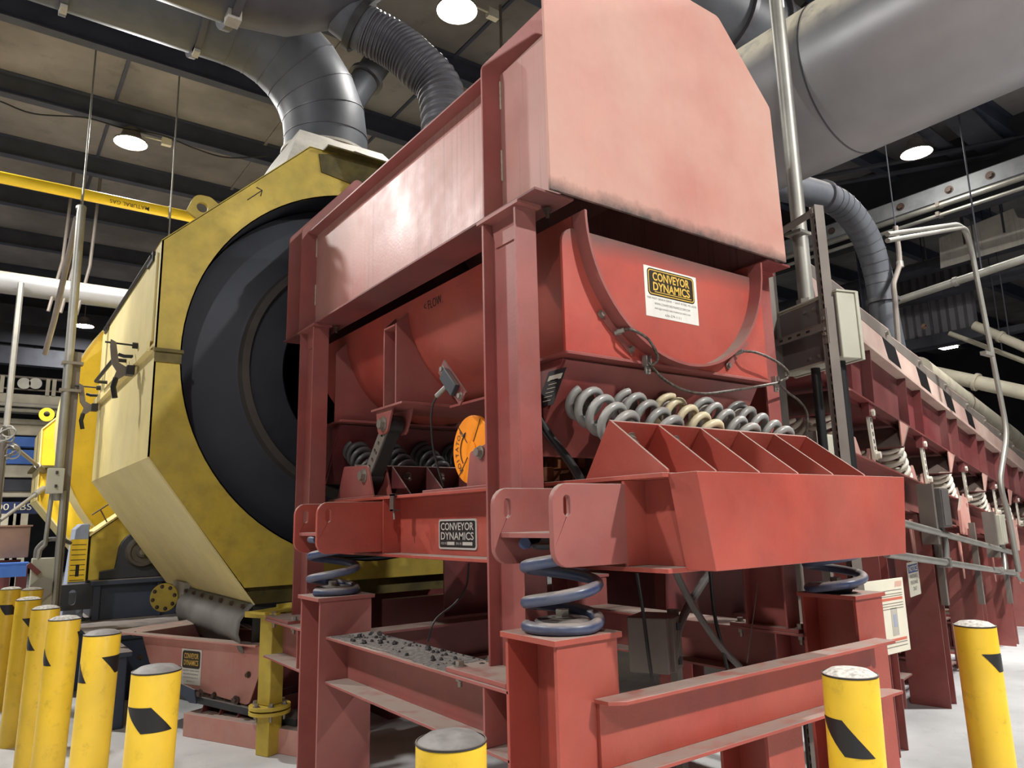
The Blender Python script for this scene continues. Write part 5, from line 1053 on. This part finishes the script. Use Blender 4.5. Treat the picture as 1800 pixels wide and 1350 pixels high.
i0 = len(hp_)-12; d_ = (hp_[i0+1]-hp_[i0-1]).normalized(); b = MB(); b.lathe([(.19, -.03), (.235, -.03), (.235, .03), (.19, .03)], hp_[i0], d_, 32); sub(t, 'clamp_ring', b, 'blkp')
s0, s1 = at(610, 185, Y=8.4), at(700, 60, Y=8.4)
t = duct('side_duct', 'short thin shiny duct with dark ring between elbow duct and ribbed hose', [s0+(s0-s1)*.3, s0, s0.lerp(s1, .35), s1, s1+(s1-s0)*.6], .19, 'duct', rings=(2,), n=28)
t = duct('silver_duct', 'huge pale silver duct crossing overhead behind the hood to the upper right corner', [(5.07, -8, 4.86), (5.07, 1.0, 4.86), (5.07, 3.2, 4.86), (5.07, 5.4, 4.86), (5.07, 12, 4.86)], .60, 'silver', n=64)
for y in (2.55, 6.1):
    b = MB(); b.lathe([(.600, -.006), (.604, -.006), (.604, .006), (.600, .006)], (5.07, y, 4.86), Y_, 64); sub(t, 'seam', b, 'ductd')
for y in (-3, 7): b = MB(); b.tube([(5.07, y, 5.4), (5.07, y, 8.36)], .02); sub(t, 'hanger', b, 'galvd')
t = duct('ringed_duct', 'dark ringed duct above the silver duct beyond the hood corner', [(3.1, 4.5, 8.34), (3.1, 4.5, 7.75), (3.2, 4.5, 7.4), (3.6, 4.5, 7.18), (4.7, 4.5, 7.15), (6.3, 4.5, 7.15), (6.95, 4.5, 7.15), (7.6, 4.5, 7.15), (8.4, 4.5, 7.2), (8.8, 4.5, 7.5), (8.9, 4.5, 8.34)], .50, 'duct', rings=(5, 6, 7))
b = MB(); b.tube([(5.5, 4.5, 7.6), (5.5, 4.5, 8.36)], .02); sub(t, 'hanger', b, 'galvd')
sm_ = [at(1330, 318, Y=4.5), at(1385, 330, Y=4.5), at(1440, 343, Y=4.5), at(1480, 362, Y=4.5), at(1518, 410, Y=4.5), at(1543, 480, Y=4.5), at(1556, 560, Y=4.5), at(1572, 640, Y=4.5)]
cv = bez(sm_, 8)
t = thing('feeder_vent_duct', 'slim grey segmented duct curving down into the long feeder', 'duct', tuple(cv[-1]))
b = MB(); b.tube(cv, .17, 28); sub(t, 'pipe', b, 'duct', smooth=40)
for i in range(18, 44, 2):
    d_ = (cv[i+1]-cv[i-1]).normalized(); b = MB(); b.lathe([(.168, -.006), (.176, -.006), (.176, .006), (.168, .006)], cv[i], d_, 28); sub(t, 'seam', b, 'ductd')
for i in (17, 45):
    d_ = (cv[i+1]-cv[i-1]).normalized(); b = MB(); b.lathe([(.168, -.025), (.2, -.025), (.2, .025), (.168, .025)], cv[i], d_, 28); sub(t, 'clamp_ring', b, 'ductd')

# ================================================================ gas pipe and roof hangers
t = thing('gas_pipe', 'yellow gas pipe hanging under the roof left of the drum housing', 'pipe', (0, 10.68, 6))
b = MB(); b.tube([(-13, 10.68, 6.0), (12, 10.68, 6.0)], .075, 20); sub(t, 'pipe', b, 'gas')
q = at(228, 360, Y=10.6); text('NATURAL GAS', 'lettering', 'ink', t, (q.x, 10.602, q.z), -X_, -Z_, .48, .055, off=.001)
q = at(258, 367, Y=10.6); b = MB(); b.slab([[(q.x-.03, 10.6, q.z), (q.x+.03, 10.6, q.z+.03), (q.x+.03, 10.6, q.z-.03)]], V((0, 0, 0)), V((0, -.001, 0))); sub(t, 'arrow', b, 'ink')
for px, lb_ in ((145, 0), (299, 1)):
    q = at(px, 350 if lb_ == 0 else 373, Y=10.6); b = MB(); b.tube([(q.x, 10.58, 5.0 if lb_ else 3.3), (q.x, 10.58, 8.15)], .012); b.lathe([(.078, -.015), (.088, -.015), (.088, .015), (.078, .015)], (q.x, 10.68, 6), X_, 20); sub(t, 'hanger_rod', b, 'galv')
t = thing('roof_cable', 'thin black cable sagging under the roof between lamp and duct', 'cable', tuple(at(340, 255, Z=7.9)))
b = MB(); b.tube(bez([at(0, 178, Z=7.85), at(60, 200, Z=7.8), at(150, 207, Z=7.82), at(215, 225, Z=7.9), at(285, 238, Z=7.95), at(345, 262, Z=7.8), at(400, 277, Z=7.8), at(470, 275, Z=7.9)]), .012, 6); sub(t, 'cable', b, 'rubd')
t = thing('roof_pipe', 'pale roof pipe far behind the tall steel pole', 'pipe', (0, 15.3, 6))
b = MB(); b.tube([(-13, 15.3, 5.95), (12, 15.3, 5.95)], .20, 24); sub(t, 'pipe', b, 'silver')
for px in (37,): q = at(px, 500, Y=15); b = MB(); b.tube([(q.x, 15.0, 0), (q.x, 15.0, 5.9)], .05, 10); sub(t, 'drop_pipe', b, 'galv')
for px in (90, 112, 140): q = at(px, 490, Y=15.2); b = MB(); b.tube([(q.x, 15.2, 5.5), (q.x+.15, 15.25, 6.5), (q.x+.2, 15.25, 8.3)], .03, 6); sub(t, 'strap', b, 'galvd')
# ================================================================ far left background
def beamx(nm, label, px0, py0, px1, py1, Y, hh, m, cat, dy=.3, x0=-13, parts=('beam',)):
    a, c = at(px0, py0, Y=Y), at(px1, py1, Y=Y); z1 = max(a.z, c.z); t = thing(nm, label, cat, (0, Y, z1-hh))
    b = MB(); b.box(x0, max(c.x, a.x), Y, Y+dy, z1-hh, z1); sub(t, parts[0], b, m, bevel=.01); return t, z1
for i, (py, hh, m, lb) in enumerate(((532, .55, 'dkst', 'dark soot covered crane girder below the pale roof pipe'), (566, .55, 'dkwall', 'dark roof girder behind the far lamp'), (606, .5, 'dkst', 'dark lower girder above the gantry walkway'))):
    beamx('girder', lb, 0, py, 300, py+40, 24, hh, m, 'girder')
t, z1 = beamx('gantry_walkway', 'cream gantry walkway with railing and rollers far behind the pole', 0, 690, 150, 712, 20, .30, 'cream', 'walkway', x0=-12)
zr = at(0, 660, Y=20).z
b = MB(); b.tube([(-12, 20, zr), (1.6, 20, zr)], .03); b.tube([(-12, 20, zr-.28), (1.6, 20, zr-.28)], .02); sub(t, 'handrail', b, 'galvd')
for px in (4, 22, 85, 96, 133):
    q = at(px, 670, Y=20); b = MB(); b.box(q.x-.04, q.x+.04, 19.97, 20.03, z1, zr); sub(t, 'rail_post', b, 'cream')
for px in (42, 62):
    q = at(px, 675, Y=20); b = MB(); b.cyl((q.x, 19.9, q.z), (q.x, 20.0, q.z), .13, n=20); sub(t, 'roller', b, 'galv')
for i, (py, hh, m, lb) in enumerate(((706, .08, 'galv', 'thin pale rail below the gantry walkway'), (716, .08, 'galv', 'second thin pale rail below the gantry walkway'), (734, .12, 'galv', 'grey rail above the upper concrete coloured beam'),
        (742, .26, 'cream', 'upper cream beam above the bright blue panel'), (766, .22, 'bblue', 'upper bright blue panel on the far rack'), (775, .10, 'cream', 'thin cream beam between the two blue panels'),
        (789, .32, 'bblue', 'lower bright blue panel on the far rack'), (816, .28, 'cream', 'lower cream beam under the blue panels'), (842, .26, 'dkst', 'dark beam under the lower cream beam'), (862, .14, 'cream', 'narrow cream beam above the dark blue crane beam'))):
    t, zz = beamx('rack_beam', lb, 0, py, 105, py+9, 19+.06*i, hh, m, 'beam', x0=-12)
t, zz = beamx('crane_beam', 'dark blue crane beam with white capacity lettering at the left edge', 0, 885, 70, 882, 18, .24, 'dblue', 'crane beam', x0=-12)
q = at(33, 892, Y=17.97); text('2000 LBS', 'lettering', 'white', t, at(14, 891, Y=17.98), X_, Z_, .8, .13, off=.004)
for px in (12, 25, 38):
    q = at(px, 915, Y=17.8); t = thing('rack_column', 'pale rack column under the dark blue crane beam, %s' % {12: 'nearest the picture edge', 25: 'middle of three', 38: 'nearest the housing'}[px], 'column', (q.x, 17.8, 0), 'pale rack columns')
    b = MB(); b.box(q.x-.1, q.x+.1, 17.7, 17.9, 0, zz-.24); sub(t, 'post', b, 'cream')
    b = MB(); b.box(q.x-.16, q.x+.16, 17.64, 17.96, 0, .03); sub(t, 'base_plate', b, 'cream')
t = thing('rust_tank', 'rust stained plate wall of a low tank behind the left bollards', 'tank', (-3, 12, .7))
za_, zb_ = at(20, 926, Y=12).z, at(20, 981, Y=12).z
b = MB(); b.box(-9, .62, 12, 13.4, zb_, za_); sub(t, 'plate_wall', b, 'rustp', bevel=.01)
b = MB(); b.box(-9, .64, 11.96, 13.44, za_, za_+.02); sub(t, 'rim', b, 'rustp')
t = thing('red_stand', 'red steel stand under the rust stained tank', 'stand', (-3, 12, 0))
for z_ in (zb_-.12, zb_-.62): b = MB(); b.ibeam((-9, 12.2, z_), (.55, 12.2, z_), Y_, Z_, .2, .18); sub(t, 'beam', b, 'redd')
for px in (8, 38, 62): q = at(px, 1010, Y=12.2); b = MB(); b.box(q.x-.06, q.x+.06, 12.1, 12.3, 0, zb_-.1); sub(t, 'leg', b, 'redd')
q = at(22, 1003, Y=11.8); b = MB(); b.box(q.x-.15, q.x+.15, 11.75, 11.95, q.z-.08, q.z+.08); t = thing('blue_crate', 'small blue crate on the red stand at the left edge', 'crate', (q.x, 11.85, q.z-.08)); sub(t, 'body', b, 'bblue'); b = MB(); b.box(q.x-.17, q.x+.17, 11.73, 11.97, q.z+.08, q.z+.10); sub(t, 'rim', b, 'bblue')
t = thing('wire_coil', 'bundle of coiled grey wire hanging on the thin pole at the left edge', 'wire', tuple(at(15, 770, Y=9.5)))
random.seed(5)
for k_ in range(9):
    px, py = random.uniform(2, 22), random.uniform(752, 800); rx, ry = random.uniform(.06, .12), random.uniform(.03, .07); c = at(px, py, Y=9.5+random.uniform(-.1, .1)); an = random.uniform(0, PI)
    b = MB(); b.tube([c+V((rx*math.cos(a_)*math.cos(an)-ry*math.sin(a_)*math.sin(an), .03*math.sin(a_), rx*math.cos(a_)*math.sin(an)+ry*math.sin(a_)*math.cos(an))) for a_ in [2*PI*i/18 for i in range(18)]], .009, 6, True); sub(t, 'loop', b, 'galv')
q = at(4, 800, Y=9.55); b = MB(); b.tube([(q.x, 9.55, 0), (q.x, 9.55, 2.7)], .035); sub(t, 'thin_pole', b, 'galvd')
for (a_, c_), lb_ in ((((22, 783), (68, 820)), 'upper'), (((0, 915), (64, 868)), 'lower')):
    p, q = at(*a_, Y=13.9), at(*c_, Y=14.8); t = thing('brace_rod', 'pale slanted brace rod, %s of the two left of the far housing' % lb_, 'rod', tuple(p)); b = MB(); b.tube([p, q], .03); sub(t, 'rod', b, 'galv')
    b = MB(); b.cyl(q-(q-p).normalized()*.05, q+(q-p).normalized()*.25, .05); sub(t, 'end_eye', b, 'galv')

# ================================================================ dark right background
def beamy(nm, label, X, py0, py1, m, cat, px=1650, dx=.3):
    a, c = at(px, py0, X=X), at(px, py1, X=X); t = thing(nm, label, cat, (X, 5, c.z)); b = MB(); b.box(X, X+dx, -9, 33, min(a.z, c.z), max(a.z, c.z)); sub(t, 'beam', b, m); return t, min(a.z, c.z), max(a.z, c.z)
XR = 13.5
t, z0, z1 = beamy('runway_girder', 'grey crane runway girder with bolts crossing the dark upper right', XR, 326, 354, 'gryb', 'girder')
for px, py in ((1462, 410), (1583, 367), (1668, 336), (1740, 310)):
    q = at(px, py, X=XR-.01); b = MB(); b.bolt((XR, q.y, (z0+z1)/2), (-1, 0, 0), .05, .04); sub(t, 'bolt', b, 'boltd')
b = MB(); b.box(XR+.02, XR+.5, -9, 33, z1, z1+.02); sub(t, 'top_plate', b, 'dkst')
for i, (py, r_, lb) in enumerate(((362, .05, 'bright thin pipe under the runway girder'), (379, .035, 'second thin pipe under the runway girder'))):
    q = at(1650, py, X=XR-.1); t = thing('roof_pipe', lb, 'pipe', (XR-.1, 5, q.z)); b = MB(); b.tube([(XR-.1, -9, q.z), (XR-.1, 33, q.z)], r_, 10); sub(t, 'pipe', b, 'galv')
    b = MB(); b.box(XR-.16, XR+.02, q.y-.03, q.y+.03, q.z-.02, q.z+.06); sub(t, 'clip', b, 'galvd')
b = MB(); b.box(XR+.6, XR+.75, -9, 33, 6.9, 8.36); struct(b.build('wall_upper', 'dkwall'))
t = thing('wall_sheet', 'grey corrugated wall sheet hanging in the dark behind the vent duct', 'cladding', (17, 7, 5.2))
q0, q1 = at(1578, 470, X=17), at(1722, 585, X=17)
b = MB(); y = q1.y; k_ = 0; P = []
while y < q0.y+1.2: P.append((17+(.05 if k_ % 2 else 0), y)); y += .09; k_ += 1
P2 = [(x+.01, y) for x, y in P[::-1]]; b.prism(P+P2, 'xy', q1.z, q0.z); sub(t, 'sheet', b, 'corr', smooth=10)
b = MB(); b.box(16.9, 17.0, q1.y-.1, q0.y+1.2, q1.z-.1, q1.z+.15); sub(t, 'edge_girt', b, 'dkst')
for i, (a_, c_, r_, X, m, lb) in enumerate((((1640, 655), (1800, 690), .13, 14.5, 'cream', 'long brown tinted pipe running into the dark behind the feeder'), ((1590, 560), (1660, 588), .05, 16.5, 'rustp', 'rust coloured thin pipe above the far lamp'),
        ((1575, 530), (1800, 455), .06, 12.0, 'galv', 'pale straight pipe crossing behind the twin conduits'), ((1680, 590), (1800, 635), .05, 16.2, 'cream', 'thin cream pipe right of the far lamp'),
        ((1720, 575), (1800, 610), .09, 15.6, 'cream', 'wide cream pipe at the right edge below the dark girder'))):
    p, q = at(*a_, X=X), at(*c_, X=X) if i != 2 else at(*c_, X=X); d_ = q-p; t = thing('far_pipe', lb, 'pipe', tuple(p)); b = MB(); b.tube([p-d_*(.0 if i in (1,) else .1), p, q, q+d_*(0 if i == 1 else .4)], r_, 12); sub(t, 'pipe', b, m)
    b = MB(); b.tube([p.lerp(q, .7), V((p.lerp(q, .7).x, p.lerp(q, .7).y, 8.34))], .012, 6); sub(t, 'hanger', b, 'dkst')
    b = MB(); c0 = p.lerp(q, .5); b.lathe([(r_, -.03), (r_*1.25, -.03), (r_*1.25, .03), (r_, .03)], c0, d_.normalized(), 16); sub(t, 'coupling', b, m)
for i, (a_, c_, w_, lb) in enumerate((((1620, 225), (1740, 320), .10, 'dark diagonal roof brace left of the other'), ((1680, 195), (1790, 300), .22, 'wide dark diagonal roof brace'), ((1450, 300), (1800, 232), .06, 'upper dark roof strut crossing the braces'), ((1440, 315), (1800, 250), .06, 'lower dark roof strut crossing the braces'))):
    p, q = at(*a_, Z=7.9), at(*c_, Z=7.9); p.z -= i*.05; q.z -= i*.05; d_ = (q-p); n_ = d_.normalized().cross(Z_); t = thing('roof_brace', lb, 'brace', tuple(p)); b = MB(); b.obox((p+q)/2, d_*.7, n_*w_, Z_*.02); sub(t, 'bar', b, 'dkst')
    b = MB(); b.obox(p-d_*.15, d_.normalized()*.2, n_*(w_+.06), Z_*.03); sub(t, 'end_plate', b, 'dkst')
t = thing('overfeed_pipe', 'pale round pipe lying along the top of the long feeder guards', 'pipe', tuple(fpt(5, 1.0, 3.6)))
ov = [fpt(4.2, .6, 3.74), fpt(6.8, .6, 3.85), fpt(9.7, .6, 3.98), fpt(11.6, .6, 4.06), fpt(12.5, .6, 4.0), fpt(13.0, .6, 3.7), fpt(13.1, .6, 3.1)]
b = MB(); b.tube(bez(ov, 5), .17, 24); sub(t, 'pipe', b, 'cream', smooth=60)
for i in (1, 2): b = MB(); b.lathe([(.17, -.02), (.182, -.02), (.182, .02), (.17, .02)], ov[i], (ov[i+1]-ov[i]), 24); sub(t, 'band', b, 'galvd')
for s_, h_ in ((5.2, 3.62), (8.6, 3.77)): b = MB(FT); b.box(s_-.03, s_+.03, .57, .63, 3.0, h_); b.box(s_-.04, s_+.04, .28, .63, 2.99, 3.01); sub(t, 'bracket', b, 'galvd')
t = thing('roof_column', 'dark building column standing beyond the long feeder', 'column', (15.2, 7.6, 0))
b = MB(); b.ibeam((15.2, 7.6, 0.02), (15.2, 7.6, 8.34), X_, Y_, .25, .35, .02, .015); sub(t, 'shaft', b, 'dkst')
b = MB(); b.box(14.95, 15.45, 7.35, 7.85, 0, .02); sub(t, 'base_plate', b, 'dkst')

for i, (py, h_, lb) in enumerate(((452, 18, 'dark lower girder crossing behind the twin conduits'), (505, 14, 'dark thin girder above the corrugated sheet edge'), (598, 10, 'dark low girder behind the far lamp'))):
    beamy('far_girder', lb, (15.9, 16.3, 17.8)[i], py, py+h_, 'dkst', 'girder')
q = at(1735, 418, X=15.4); t = thing('pale_panel', 'torn pale panel hanging in the dark upper right behind the conduits', 'panel', tuple(q))
b = MB(); b.slab([[V((15.4, q.y+dy, q.z+dz)) for dy, dz in ((.9, -.35), (.85, .28), (-.5, .42), (-.55, .22), (-.75, .1), (-.68, -.1), (-.9, -.3))]], V((0, 0, 0)), V((.03, 0, 0))); sub(t, 'sheet', b, 'chute')
b = MB(); b.tube([(15.42, q.y+.4, q.z), (15.42, q.y+.4, 8.3)], .03); b.tube([(15.42, q.y-.3, q.z), (15.42, q.y-.3, 8.3)], .03); sub(t, 'hanger', b, 'dkst')
for o in bpy.data.objects:
    if '_o' in o: del o['_o']
